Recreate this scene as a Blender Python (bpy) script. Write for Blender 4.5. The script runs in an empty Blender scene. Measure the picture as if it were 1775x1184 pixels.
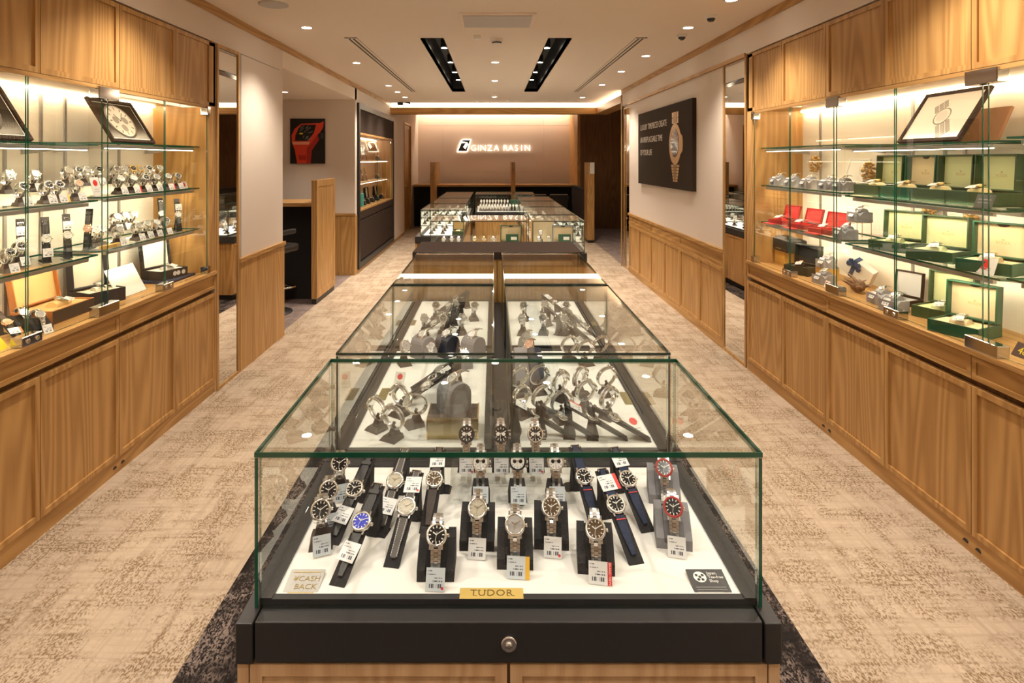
import bpy, math, random
from mathutils import Matrix, Vector
random.seed(7)
R = math.radians
SC = bpy.context.scene
COL = SC.collection
# ------------------------------------------------------------------ camera
H_EYE, F_PX, VX, VY = 1.55, 1000.0, 855.0, 277.0
cam_d = bpy.data.cameras.new('camera')
cam_d.sensor_width = 36.0
cam_d.lens = F_PX / 1775.0 * 36.0
cam_d.shift_x = (887.5 - VX) / 1775.0
cam_d.shift_y = -(592.0 - VY) / 1775.0
cam_d.clip_start = 0.05
cam = bpy.data.objects.new('camera', cam_d)
COL.objects.link(cam)
cam.location = (0, 0, H_EYE)
cam.rotation_euler = (R(90), 0, 0)
SC.camera = cam
# ------------------------------------------------------------------ world, exposure
w = bpy.data.worlds.new('world'); SC.world = w; w.use_nodes = True
w.node_tree.nodes['Background'].inputs[0].default_value = (1.0, 0.9, 0.78, 1)
w.node_tree.nodes['Background'].inputs[1].default_value = 0.05
SC.view_settings.view_transform = 'Standard'
SC.view_settings.look = 'None'
SC.view_settings.gamma = 1.0
SC.view_settings.use_curve_mapping = False
SC.view_settings.exposure = 0.95
SC.cycles.transparent_max_bounces = 40
SC.cycles.max_bounces = 14
SC.cycles.diffuse_bounces = 6
SC.cycles.glossy_bounces = 6
SC.cycles.caustics_reflective = False
SC.cycles.caustics_refractive = False
SC.cycles.sample_clamp_indirect = 4.0
WARM = (1.0, 0.86, 0.70)
LAMP_W = 44.0

# ------------------------------------------------------------------ mesh builder
class MB:
    def __init__(s, M=None):
        s.v, s.f, s.m, s.s = [], [], [], []
        s.M = M or Matrix()
    def add(s, vs, fs, m=0, M=None, smooth=False):
        T = s.M @ M if M is not None else s.M
        b = len(s.v)
        s.v += [tuple(T @ Vector(p)) for p in vs]
        for f in fs:
            s.f.append(tuple(b + i for i in f)); s.m.append(m); s.s.append(smooth)
        return s
    def box(s, x0, x1, y0, y1, z0, z1, m=0, M=None):
        vs = [(x0,y0,z0),(x1,y0,z0),(x1,y1,z0),(x0,y1,z0),(x0,y0,z1),(x1,y0,z1),(x1,y1,z1),(x0,y1,z1)]
        return s.add(vs, [(3,2,1,0),(4,5,6,7),(0,1,5,4),(1,2,6,5),(2,3,7,6),(3,0,4,7)], m, M)
    def cbox(s, c, d, m=0, M=None):
        return s.box(c[0]-d[0]/2,c[0]+d[0]/2,c[1]-d[1]/2,c[1]+d[1]/2,c[2]-d[2]/2,c[2]+d[2]/2,m,M)
    def taper(s, w0, d0, w1, d1, z0, z1, m=0, M=None, off=(0,0)):
        ox, oy = off
        vs = [(-w0/2,-d0/2,z0),(w0/2,-d0/2,z0),(w0/2,d0/2,z0),(-w0/2,d0/2,z0),
              (ox-w1/2,oy-d1/2,z1),(ox+w1/2,oy-d1/2,z1),(ox+w1/2,oy+d1/2,z1),(ox-w1/2,oy+d1/2,z1)]
        return s.add(vs, [(3,2,1,0),(4,5,6,7),(0,1,5,4),(1,2,6,5),(2,3,7,6),(3,0,4,7)], m, M)
    def lathe(s, prof, seg=24, m=0, M=None, smooth=True, cap=True):
        vs, fs = [], []
        n = len(prof)
        for k in range(seg):
            a = 2*math.pi*k/seg
            for r, z in prof: vs.append((r*math.cos(a), r*math.sin(a), z))
        for k in range(seg):
            k2 = (k+1) % seg
            for i in range(n-1):
                fs.append((k*n+i, k2*n+i, k2*n+i+1, k*n+i+1))
        s.add(vs, fs, m, M, smooth)
        if cap:
            T = []
            if prof[0][0] > 1e-6: s.add([vs[k*n] for k in range(seg)], [tuple(reversed(range(seg)))], m, M)
            if prof[-1][0] > 1e-6: s.add([vs[k*n+n-1] for k in range(seg)], [tuple(range(seg))], m, M)
        return s
    def disc(s, r, z, seg=24, m=0, M=None):
        return s.add([(r*math.cos(2*math.pi*k/seg), r*math.sin(2*math.pi*k/seg), z) for k in range(seg)], [tuple(range(seg))], m, M)
    def prism(s, poly, z0, z1, m=0, M=None):
        n = len(poly)
        vs = [(x,y,z0) for x,y in poly] + [(x,y,z1) for x,y in poly]
        fs = [tuple(reversed(range(n))), tuple(range(n,2*n))] + [(i,(i+1)%n,n+(i+1)%n,n+i) for i in range(n)]
        return s.add(vs, fs, m, M)
    def tube(s, pts, r, seg=8, m=0, M=None, closed=False):
        pts = [Vector(p) for p in pts]; n = len(pts); vs, fs = [], []
        for i, p in enumerate(pts):
            a = pts[i-1] if (i > 0 or closed) else p
            b = pts[(i+1) % n] if (i < n-1 or closed) else p
            t = (b-a).normalized()
            u = t.orthogonal().normalized() if i == 0 else (u - t*u.dot(t)).normalized()
            v = t.cross(u)
            rr = r[i] if isinstance(r, (list, tuple)) else r
            for k in range(seg):
                an = 2*math.pi*k/seg
                vs.append(tuple(p + u*rr*math.cos(an) + v*rr*math.sin(an)))
        for i in range(n if closed else n-1):
            j = (i+1) % n
            for k in range(seg):
                k2 = (k+1) % seg
                fs.append((i*seg+k, i*seg+k2, j*seg+k2, j*seg+k))
        if not closed: fs += [tuple(reversed(range(seg))), tuple(range((n-1)*seg, n*seg))]
        return s.add(vs, fs, m, M, True)
    def sphere(s, c, rad, seg=10, rings=6, m=0, M=None):
        rx, ry, rz = rad if isinstance(rad, (tuple, list)) else (rad,)*3
        vs = [(c[0],c[1],c[2]-rz)]
        for i in range(1, rings):
            a = -math.pi/2 + math.pi*i/rings
            for k in range(seg):
                b = 2*math.pi*k/seg
                vs.append((c[0]+rx*math.cos(a)*math.cos(b), c[1]+ry*math.cos(a)*math.sin(b), c[2]+rz*math.sin(a)))
        vs.append((c[0],c[1],c[2]+rz)); L = len(vs)-1
        fs = [(0,1+(k+1)%seg,1+k) for k in range(seg)]
        for i in range(rings-2):
            for k in range(seg):
                a, b = 1+i*seg+k, 1+i*seg+(k+1)%seg
                fs.append((a,b,b+seg,a+seg))
        o = 1+(rings-2)*seg
        fs += [(o+k, o+(k+1)%seg, L) for k in range(seg)]
        return s.add(vs, fs, m, M, True)
    def mesh(s, name, mats):
        me = bpy.data.meshes.new(name)
        me.from_pydata(s.v, [], s.f)
        for mt in (mats if isinstance(mats, (list, tuple)) else [mats]): me.materials.append(mt)
        me.polygons.foreach_set('material_index', s.m)
        me.polygons.foreach_set('use_smooth', s.s)
        me.update()
        return me
    def build(s, name, mats, parent=None, bevel=0):
        o = bpy.data.objects.new(name, s.mesh(name, mats)); COL.objects.link(o)
        if parent is not None: o.parent = parent
        if bevel:
            b = o.modifiers.new('bevel', 'BEVEL'); b.width = bevel; b.segments = 2; b.limit_method = 'ANGLE'
        return o

def inst(name, me, parent=None, M=None):
    o = bpy.data.objects.new(name, me); COL.objects.link(o)
    if parent is not None: o.parent = parent
    if M is not None: o.matrix_local = M
    return o
def tag(o, label, cat=None, group=None, kind=None):
    o['label'] = label
    if cat: o['category'] = cat
    if group: o['group'] = group
    if kind: o['kind'] = kind
    return o
def thing(name, label, cat, loc=(0,0,0), rz=0.0, group=None):
    o = bpy.data.objects.new(name, None); COL.objects.link(o)
    o.empty_display_size = 0.05
    o.location = loc; o.rotation_euler = (0,0,rz)
    return tag(o, label, cat, group)
def struct(o, label, cat='structure'):
    return tag(o, label, cat, None, 'structure')
def T(x, y, z): return Matrix.Translation((x, y, z))
def RX(a): return Matrix.Rotation(R(a), 4, 'X')
def RY(a): return Matrix.Rotation(R(a), 4, 'Y')
def RZ(a): return Matrix.Rotation(R(a), 4, 'Z')
ORD = ['first','second','third','fourth','fifth','sixth','seventh','eighth','ninth','tenth','eleventh','twelfth','thirteenth','fourteenth','fifteenth','sixteenth']

# ------------------------------------------------------------------ materials
def new_mat(name):
    m = bpy.data.materials.new(name); m.use_nodes = True
    nt = m.node_tree
    return m, nt, nt.nodes, nt.links, nt.nodes['Principled BSDF']
def pmat(name, col, rough=0.5, metal=0.0, spec=0.5, coat=0.0, bump=0.0, bscale=200.0, var=0.0):
    m, nt, N, L, p = new_mat(name)
    p.inputs['Base Color'].default_value = (*col, 1)
    p.inputs['Roughness'].default_value = rough
    p.inputs['Metallic'].default_value = metal
    p.inputs['Specular IOR Level'].default_value = spec
    p.inputs['Coat Weight'].default_value = coat
    if bump or var:
        tc = N.new('ShaderNodeTexCoord'); nz = N.new('ShaderNodeTexNoise')
        nz.inputs['Scale'].default_value = bscale; nz.inputs['Detail'].default_value = 3
        L.new(tc.outputs['Object'], nz.inputs['Vector'])
        if bump:
            b = N.new('ShaderNodeBump'); b.inputs['Strength'].default_value = bump; b.inputs['Distance'].default_value = 0.002
            L.new(nz.outputs['Fac'], b.inputs['Height']); L.new(b.outputs['Normal'], p.inputs['Normal'])
        if var:
            mx = N.new('ShaderNodeMix'); mx.data_type = 'RGBA'
            mx.inputs['A'].default_value = (*[c*(1-var) for c in col], 1); mx.inputs['B'].default_value = (*[min(1, c*(1+var)) for c in col], 1)
            L.new(nz.outputs['Fac'], mx.inputs['Factor']); L.new(mx.outputs['Result'], p.inputs['Base Color'])
    return m
def emat(name, col, st):
    m, nt, N, L, p = new_mat(name)
    p.inputs['Base Color'].default_value = (0.8,0.8,0.8,1)
    p.inputs['Emission Color'].default_value = (*col, 1)
    p.inputs['Emission Strength'].default_value = st
    return m
def wood(name, axis, dark=(0.31,0.155,0.045), light=(0.56,0.33,0.122), rough=0.42):
    m, nt, N, L, p = new_mat(name)
    tc = N.new('ShaderNodeTexCoord'); oi = N.new('ShaderNodeObjectInfo')
    sc = N.new('ShaderNodeVectorMath'); sc.operation = 'SCALE'; sc.inputs[0].default_value = (7.3,3.1,5.7)
    L.new(oi.outputs['Random'], sc.inputs['Scale'])
    ad = N.new('ShaderNodeVectorMath'); ad.operation = 'ADD'
    L.new(tc.outputs['Object'], ad.inputs[0]); L.new(sc.outputs[0], ad.inputs[1])
    def stretched(across, along, detail):
        mp = N.new('ShaderNodeVectorMath'); mp.operation = 'MULTIPLY'
        v = [across]*3; v[axis] = along
        mp.inputs[1].default_value = v
        L.new(ad.outputs[0], mp.inputs[0])
        nz = N.new('ShaderNodeTexNoise'); nz.inputs['Scale'].default_value = 1.0; nz.inputs['Detail'].default_value = detail
        L.new(mp.outputs[0], nz.inputs['Vector'])
        return nz
    a = stretched(4.6, 0.38, 1.2); b = stretched(300.0, 6.0, 4); c = stretched(9.0, 0.4, 2)
    mu = N.new('ShaderNodeMath'); mu.operation = 'MULTIPLY'; mu.inputs[1].default_value = 100.0
    L.new(a.outputs['Fac'], mu.inputs[0])
    sn = N.new('ShaderNodeMath'); sn.operation = 'SINE'; L.new(mu.outputs[0], sn.inputs[0])
    m1 = N.new('ShaderNodeMath'); m1.operation = 'MULTIPLY_ADD'; m1.inputs[1].default_value = 0.16; m1.inputs[2].default_value = 0.32
    L.new(sn.outputs[0], m1.inputs[0])
    m2 = N.new('ShaderNodeMath'); m2.operation = 'MULTIPLY_ADD'; m2.inputs[1].default_value = 0.34
    L.new(b.outputs['Fac'], m2.inputs[0]); L.new(m1.outputs[0], m2.inputs[2])
    m3 = N.new('ShaderNodeMath'); m3.operation = 'MULTIPLY_ADD'; m3.inputs[1].default_value = 0.30
    L.new(c.outputs['Fac'], m3.inputs[0]); L.new(m2.outputs[0], m3.inputs[2])
    m4 = N.new('ShaderNodeMath'); m4.operation = 'SUBTRACT'; m4.inputs[1].default_value = 0.12; L.new(m3.outputs[0], m4.inputs[0])
    cr = N.new('ShaderNodeValToRGB')
    cr.color_ramp.elements[0].position = 0.18; cr.color_ramp.elements[0].color = (*dark, 1)
    cr.color_ramp.elements[1].position = 0.78; cr.color_ramp.elements[1].color = (*light, 1)
    L.new(m4.outputs[0], cr.inputs['Fac']); L.new(cr.outputs['Color'], p.inputs['Base Color'])
    bp = N.new('ShaderNodeBump'); bp.inputs['Strength'].default_value = 0.12; bp.inputs['Distance'].default_value = 0.001
    L.new(b.outputs['Fac'], bp.inputs['Height']); L.new(bp.outputs['Normal'], p.inputs['Normal'])
    p.inputs['Roughness'].default_value = rough; p.inputs['Specular IOR Level'].default_value = 0.35
    return m
def pane_mat(name, tint, refl=1.0, rough=0.0):
    """thin pane: clear with a Schlick reflection on both sides"""
    m, nt, N, L, p = new_mat(name)
    N.remove(p)
    out = N['Material Output']
    g = N.new('ShaderNodeNewGeometry')
    d = N.new('ShaderNodeVectorMath'); d.operation = 'DOT_PRODUCT'
    L.new(g.outputs['Normal'], d.inputs[0]); L.new(g.outputs['Incoming'], d.inputs[1])
    ab = N.new('ShaderNodeMath'); ab.operation = 'ABSOLUTE'; L.new(d.outputs['Value'], ab.inputs[0])
    om = N.new('ShaderNodeMath'); om.operation = 'SUBTRACT'; om.inputs[0].default_value = 1.0; L.new(ab.outputs[0], om.inputs[1])
    pw = N.new('ShaderNodeMath'); pw.operation = 'POWER'; pw.inputs[1].default_value = 5.0; L.new(om.outputs[0], pw.inputs[0])
    ma = N.new('ShaderNodeMath'); ma.operation = 'MULTIPLY_ADD'; ma.inputs[1].default_value = 0.9*refl; ma.inputs[2].default_value = 0.07*refl
    L.new(pw.outputs[0], ma.inputs[0])
    tr = N.new('ShaderNodeBsdfTransparent'); tr.inputs[0].default_value = (*tint, 1)
    gl = N.new('ShaderNodeBsdfGlossy'); gl.inputs['Roughness'].default_value = rough; gl.inputs['Color'].default_value = (0.95,0.97,0.95,1)
    mx = N.new('ShaderNodeMixShader')
    L.new(ma.outputs[0], mx.inputs['Fac']); L.new(tr.outputs[0], mx.inputs[1]); L.new(gl.outputs[0], mx.inputs[2])
    L.new(mx.outputs[0], out.inputs['Surface'])
    return m
def carpet(name, dark, base, pale, k=1.0, amount=0.75):
    """woven carpet: crossed streaks on a plain ground and clusters of small dark flecks"""
    m, nt, N, L, p = new_mat(name)
    tc = N.new('ShaderNodeTexCoord')
    def nz(scale, vec, detail=3):
        mp = N.new('ShaderNodeVectorMath'); mp.operation = 'MULTIPLY'; mp.inputs[1].default_value = vec
        L.new(tc.outputs['Object'], mp.inputs[0])
        n = N.new('ShaderNodeTexNoise'); n.inputs['Scale'].default_value = scale; n.inputs['Detail'].default_value = detail
        n.inputs['Roughness'].default_value = 0.6
        L.new(mp.outputs[0], n.inputs['Vector']); return n.outputs['Fac']
    def mth(op, a, b=None, c=None):
        n = N.new('ShaderNodeMath'); n.operation = op
        for i, q in enumerate((a, b, c)):
            if q is None: continue
            if isinstance(q, (int, float)): n.inputs[i].default_value = q
            else: L.new(q, n.inputs[i])
        return n.outputs[0]
    def ramp(v, lo, hi):
        n = N.new('ShaderNodeMapRange'); n.interpolation_type = 'SMOOTHSTEP'
        n.inputs['From Min'].default_value = lo; n.inputs['From Max'].default_value = hi
        L.new(v, n.inputs['Value']); return n.outputs['Result']
    sx, sy = nz(55*k, (1,0.06,1), 2), nz(55*k, (0.06,1,1), 2)
    streak = mth('MAXIMUM', sx, sy)
    cluster = ramp(mth('ADD', nz(4.5, (1,1,1), 3), mth('MULTIPLY', mth('ADD', nz(16, (1,0.25,1), 2), nz(16, (0.25,1,1), 2)), 0.5)), 0.84, 1.12)
    fleck = ramp(mth('ADD', nz(150*k, (1,0.55,1), 2), mth('MULTIPLY', streak, 0.4)), 0.66, 0.82)
    tone = ramp(mth('ADD', mth('MULTIPLY', streak, 0.7), mth('MULTIPLY', nz(520, (1,1,1), 1), 0.5)), 0.42, 0.82)
    a = N.new('ShaderNodeMix'); a.data_type = 'RGBA'; a.inputs['A'].default_value = (*pale,1); a.inputs['B'].default_value = (*base,1); L.new(tone, a.inputs['Factor'])
    b = N.new('ShaderNodeMix'); b.data_type = 'RGBA'; b.inputs['B'].default_value = (*dark,1)
    L.new(mth('MULTIPLY', mth('MULTIPLY', cluster, fleck), amount), b.inputs['Factor']); L.new(a.outputs['Result'], b.inputs['A'])
    L.new(b.outputs['Result'], p.inputs['Base Color'])
    p.inputs['Roughness'].default_value = 0.95; p.inputs['Specular IOR Level'].default_value = 0.1
    bp = N.new('ShaderNodeBump'); bp.inputs['Strength'].default_value = 0.3; bp.inputs['Distance'].default_value = 0.004
    L.new(tone, bp.inputs['Height']); L.new(bp.outputs['Normal'], p.inputs['Normal'])
    return m
def tag_mat(name, paper=(0.80,0.80,0.80)):
    """printed price tag: grey text lines and a barcode, laid out in the tag's own UV"""
    m, nt, N, L, p = new_mat(name)
    uv = N.new('ShaderNodeUVMap'); sp = N.new('ShaderNodeSeparateXYZ'); L.new(uv.outputs[0], sp.inputs[0])
    def mth(op, a, b=None):
        n = N.new('ShaderNodeMath'); n.operation = op
        for i, q in enumerate((a, b)):
            if q is None: continue
            if isinstance(q, (int, float)): n.inputs[i].default_value = q
            else: L.new(q, n.inputs[i])
        return n.outputs[0]
    X, Y = sp.outputs[0], sp.outputs[1]
    def win(v, lo, hi): return mth('MULTIPLY', mth('GREATER_THAN', v, lo), mth('LESS_THAN', v, hi))
    def rect(x0, x1, y0, y1): return mth('MULTIPLY', win(X, x0, x1), win(Y, y0, y1))
    wn = N.new('ShaderNodeTexWhiteNoise'); wn.noise_dimensions = '1D'
    L.new(mth('FLOOR', mth('MULTIPLY', X, 46.0)), wn.inputs['W'])
    bar = mth('MULTIPLY', mth('GREATER_THAN', wn.outputs['Value'], 0.42), rect(0.18, 0.86, 0.14, 0.32))
    wn2 = N.new('ShaderNodeTexWhiteNoise'); wn2.noise_dimensions = '1D'
    L.new(mth('FLOOR', mth('MULTIPLY', X, 30.0)), wn2.inputs['W'])
    txt = mth('GREATER_THAN', wn2.outputs['Value'], 0.3)
    t1 = mth('MULTIPLY', txt, mth('ADD', mth('ADD', rect(0.08,0.30,0.84,0.885), rect(0.08,0.5,0.70,0.735)), mth('ADD', rect(0.45,0.86,0.54,0.58), rect(0.36,0.88,0.40,0.46))))
    ink = mth('MINIMUM', mth('ADD', bar, t1), 1.0)
    mx = N.new('ShaderNodeMix'); mx.data_type = 'RGBA'; mx.inputs['A'].default_value = (*paper,1); mx.inputs['B'].default_value = (0.10,0.11,0.14,1)
    L.new(ink, mx.inputs['Factor']); L.new(mx.outputs['Result'], p.inputs['Base Color'])
    p.inputs['Roughness'].default_value = 0.35
    return m

M_WV = wood('oak_vertical', 2); M_WY = wood('oak_along', 1); M_WX = wood('oak_across', 0)
M_WLV = wood('pale_oak_vertical', 2, (0.43,0.26,0.125), (0.62,0.42,0.235)); M_WLX = wood('pale_oak_across', 0, (0.43,0.26,0.125), (0.62,0.42,0.235))
M_WD = wood('dark_walnut_vertical', 2, (0.12,0.058,0.022), (0.21,0.11,0.045))
M_WALL = pmat('cream_wallpaper', (0.74,0.66,0.59), 0.85, spec=0.2, bump=0.15, bscale=350)
M_CEIL = pmat('warm_white_ceiling', (0.86,0.765,0.675), 0.9, spec=0.15)
M_BACK = pmat('niche_back_white', (0.88,0.83,0.74), 0.7, spec=0.2)
M_PANEL = pmat('back_wall_panel', (0.66,0.55,0.47), 0.8, spec=0.2, bump=0.1, bscale=300)
M_CARPET = carpet('beige_carpet', (0.17,0.105,0.05), (0.40,0.318,0.235), (0.53,0.432,0.335), 1.0, 0.85)
M_CARPET_G = carpet('taupe_carpet', (0.10,0.075,0.07), (0.22,0.17,0.155), (0.30,0.235,0.215), 1.0, 0.8)
M_CARPET_D = carpet('charcoal_carpet', (0.22,0.175,0.155), (0.010,0.008,0.008), (0.026,0.021,0.020), 1.2, 1.0)
M_BLACK = pmat('black_laminate', (0.022,0.021,0.022), 0.45, bump=0.05, bscale=500)
M_BLACKF = pmat('black_felt', (0.018,0.017,0.018), 0.9)
M_BROWN = pmat('dark_brown_plinth', (0.055,0.036,0.028), 0.6)
M_UMBER = pmat('dark_umber_laminate', (0.046,0.031,0.025), 0.8, spec=0.08, bump=0.05, bscale=300)
M_WHITE = pmat('white_deck', (0.86,0.84,0.80), 0.6, spec=0.3)
M_RISER = pmat('cream_riser', (0.74,0.69,0.58), 0.5)
M_PAPER = pmat('white_card', (0.84,0.83,0.80), 0.5)
M_STEEL = pmat('polished_steel', (0.84,0.83,0.81), 0.14, 1.0)
M_BRUSH = pmat('brushed_steel', (0.70,0.69,0.68), 0.30, 1.0)
M_CHROME = pmat('chrome', (0.55,0.54,0.53), 0.08, 1.0)
M_ALU = pmat('grey_metal', (0.45,0.44,0.42), 0.4, 0.8)
M_GOLD = pmat('gold', (0.86,0.60,0.26), 0.22, 1.0)
M_ROSE = pmat('rose_gold', (0.80,0.50,0.33), 0.22, 1.0)
M_PLAQ = pmat('brass_plaque', (0.78,0.56,0.17), 0.3, 0.35)
M_MIRROR = pmat('mirror_silver', (0.86,0.85,0.83), 0.0, 1.0)
M_GREY = pmat('grey_suede', (0.24,0.235,0.25), 0.9, bump=0.1, bscale=500)
M_LGREY = pmat('light_grey_suede', (0.37,0.36,0.375), 0.9, bump=0.1, bscale=500)
M_GREEN = pmat('green_leather', (0.010,0.085,0.045), 0.38, bump=0.2, bscale=260)
M_GREEN2 = pmat('dark_green_leather', (0.030,0.070,0.028), 0.45, bump=0.2, bscale=260)
M_CREAMG = pmat('pale_green_suede', (0.70,0.73,0.42), 0.8)
M_CREAM = pmat('cream_suede', (0.80,0.66,0.42), 0.8)
M_RED = pmat('red_velvet', (0.60,0.022,0.020), 0.75)
M_REDD = pmat('dark_red_leather', (0.36,0.016,0.014), 0.4)
M_REDP = pmat('red_print', (0.70,0.03,0.025), 0.5)
M_ORANGE = pmat('orange_print', (0.85,0.50,0.06), 0.5)
M_YELL = pmat('yellow_card', (0.85,0.68,0.02), 0.5)
M_INK = pmat('black_ink', (0.015,0.015,0.015), 0.5)
M_INKG = pmat('grey_ink', (0.35,0.34,0.33), 0.5)
M_GOLDINK = pmat('gold_ink', (0.55,0.40,0.14), 0.4)
M_NAVY = pmat('navy_fabric', (0.012,0.022,0.060), 0.8, bump=0.2, bscale=900)
M_NAVYL = pmat('navy_leather', (0.014,0.018,0.034), 0.5)
M_LEATH = pmat('black_leather', (0.020,0.018,0.018), 0.42, bump=0.2, bscale=400)
M_GLEATH = pmat('grey_leather', (0.085,0.075,0.068), 0.6, bump=0.2, bscale=400)
M_STITCH = pmat('white_stitching', (0.75,0.72,0.66), 0.8)
M_CAMEL = pmat('orange_brown_wood', (0.42,0.15,0.04), 0.35)
M_RIBB = pmat('blue_ribbon', (0.035,0.060,0.140), 0.5)
M_TEAL = pmat('turquoise_card', (0.10,0.50,0.47), 0.5)
M_PICW = pmat('white_photo_print', (0.78,0.76,0.73), 0.3)
M_PICB = pmat('black_photo_print', (0.020,0.019,0.019), 0.25)
M_PICG = pmat('grey_photo_print', (0.30,0.29,0.28), 0.3)
M_POST = pmat('poster_brown_black', (0.036,0.023,0.016), 0.75, spec=0.15)
M_POSTR = pmat('poster_red', (0.70,0.055,0.025), 0.4)
M_POSTR2 = pmat('poster_dark_red', (0.42,0.022,0.014), 0.4)
M_CORAL = pmat('driftwood_brown', (0.25,0.14,0.085), 0.9, var=0.5, bscale=40)
M_PANE = pane_mat('clear_glass', (0.965,0.985,0.970))
M_SHELFG = pane_mat('shelf_glass', (0.90,0.97,0.93))
M_EDGE = pmat('green_glass_edge', (0.006,0.085,0.048), 0.06, 0, 0.9)
M_EDGED = pmat('dark_glass_edge', (0.016,0.032,0.027), 0.06, 0, 0.9)
M_EDGEL = pane_mat('pale_glass_edge', (0.72,0.78,0.74), 1.5)
M_ACRYL = pane_mat('clear_acrylic', (0.97,0.975,0.97), 0.8)
M_ACEDGE = pmat('acrylic_edge', (0.70,0.72,0.70), 0.2)
M_TAG = tag_mat('price_tag_print'); M_TAGB = tag_mat('blue_white_price_tag_print', (0.66,0.73,0.79))
M_LED = emat('led_strip', (1.0,0.80,0.52), 15.0)
M_LEDS = emat('shelf_led_strip', (1.0,0.84,0.60), 10.0)
M_FILLR = emat('rail_fill_glow', (1.0,0.81,0.54), 42.0)  # added glow, out of sight behind the lower shelf rails
M_COVE = emat('cove_diffuser', (1.0,0.80,0.56), 5.0)
M_WASH = emat('wall_wash_led', (1.0,0.82,0.62), 18.0)
M_LAMP = emat('downlight_lens', (1.0,0.88,0.70), 22.0)
M_SIGN = emat('sign_halo', (1.0,0.84,0.64), 1.9)
M_DIALK = pmat('black_dial', (0.012,0.012,0.013), 0.15, coat=0.6)
M_DIALW = pmat('white_dial', (0.80,0.79,0.76), 0.2, coat=0.6)
M_DIALS = pmat('silver_dial', (0.55,0.54,0.52), 0.25, 0.4, coat=0.6)
M_DIALB = pmat('blue_dial', (0.05,0.07,0.55), 0.2, coat=0.6)
M_DIALC = pmat('cream_dial', (0.55,0.50,0.38), 0.25, coat=0.6)
M_DIALN = pmat('brown_dial', (0.11,0.070,0.035), 0.2, coat=0.6)
M_DIALP = pmat('salmon_dial', (0.78,0.42,0.28), 0.25, coat=0.6)
M_DIALG = pmat('champagne_dial', (0.72,0.55,0.26), 0.25, coat=0.6)

_txt = {}
def text_mesh(s, size, mat, extrude=0.0005, align='CENTER', space=1.0, sx=1.0, offset=0.0):
    key = (s, size, mat.name, extrude, align, space, sx, offset)
    if key in _txt: return _txt[key]
    c = bpy.data.curves.new('txt', 'FONT'); c.body = s; c.size = size; c.extrude = extrude
    c.align_x = align; c.align_y = 'CENTER'; c.space_character = space; c.resolution_u = 3; c.offset = offset
    o = bpy.data.objects.new('txt', c); COL.objects.link(o)
    bpy.context.view_layer.update()
    me = bpy.data.meshes.new_from_object(o.evaluated_get(bpy.context.evaluated_depsgraph_get()))
    bpy.data.objects.remove(o); bpy.data.curves.remove(c)
    me.materials.clear(); me.materials.append(mat)
    if sx != 1.0:
        for v in me.vertices: v.co.x *= sx
    _txt[key] = me
    return me
def text(name, s, size, mat, parent, M, **k):
    return inst(name, text_mesh(s, size, mat, **k), parent, M)
# frames that turn a flat thing (x right, y up, z to the viewer) to face -Y, +X, -X
FACE_CAM = RX(90)
FACE_PX = RZ(90) @ RX(90)
FACE_NX = RZ(-90) @ RX(90)

def pane(name, parent, axis, pos, a0, a1, b0, b1, t=0.008, mat=None, edge=None, M=None, pale=''):
    """glass pane: one sheet across the middle and four solid ground edges of real thickness.
    axis 0: plane x=pos spanning y a0..a1, z b0..b1; axis 1: plane y=pos, x,z; axis 2: plane z=pos, x,y"""
    mb = MB(M); h = t/2; e = 0.0022
    def pt(a, b, d):
        return {0: (pos+d,a,b), 1: (a,pos+d,b), 2: (a,b,pos+d)}[axis]
    def bx(p0, p1, k):
        mb.box(*[q for i in range(3) for q in (min(p0[i],p1[i]), max(p0[i],p1[i]))], m=2 if k in pale else 1)
    mb.add([pt(a0,b0,0), pt(a1,b0,0), pt(a1,b1,0), pt(a0,b1,0)], [(0,1,2,3)], 0)
    bx(pt(a0,b0,-h), pt(a1,b0+e,h), 'b'); bx(pt(a0,b1-e,-h), pt(a1,b1,h), 't')
    bx(pt(a0,b0+e,-h), pt(a0+e,b1-e,h), 'l'); bx(pt(a1-e,b0+e,-h), pt(a1,b1-e,h), 'r')
    return mb.build(name, [mat or M_PANE, edge or M_EDGE, M_EDGEL], parent)

def panel_door(mb, plane, pos, a0, a1, b0, b1, t, rail=0.022, rec=0.006, m=0, sgn=1):
    """framed slab door. plane 'x': face looks to sgn*X at x=pos, spans y a, z b; plane 'y' likewise"""
    def bx(a, b, c, d, p0, p1):
        q = sorted((p0, p1))
        if plane == 'x': mb.box(q[0], q[1], a, b, c, d, m)
        else: mb.box(a, b, q[0], q[1], c, d, m)
    back = pos - sgn*t
    bx(a0, a0+rail, b0, b1, back, pos); bx(a1-rail, a1, b0, b1, back, pos)
    bx(a0+rail, a1-rail, b0, b0+rail, back, pos); bx(a0+rail, a1-rail, b1-rail, b1, back, pos)
    bx(a0+rail, a1-rail, b0+rail, b1-rail, back, pos - sgn*rec)

# ================================================================== SETTING
ZC = 2.57                                # ceiling
XL, XR = -1.858, 1.879                   # aisle faces of the side walls
YB = 14.3                                # back wall
def sbox(name, label, mat, boxes, bevel=0):
    mb = MB()
    for b in boxes: mb.box(*b)
    return struct(mb.build(name, mat, None, bevel), label)
sbox('floor', 'beige mottled woven carpet of the shop aisle', M_CARPET, [(-1.9,1.9,-3,14.4,-0.05,0.0)])
sbox('floor_runner', 'charcoal flecked carpet strip under the glass showcases', M_CARPET_D, [(-0.95,1.0,-1.2,10.2,0.0,0.003)])
sbox('floor_alcove', 'taupe carpet in the consultation alcove', M_CARPET_G, [(-4.2,-1.9,4.9,7.9,-0.05,0.0)])
sbox('floor_passage', 'taupe carpet of the passage by the dark wood wall', M_CARPET_G, [(1.9,3.6,8.3,13.1,-0.05,0.0)])
slots = [(-0.605,-0.425), (0.469,0.653)]; SY0, SY1 = 4.834, 8.644
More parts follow.
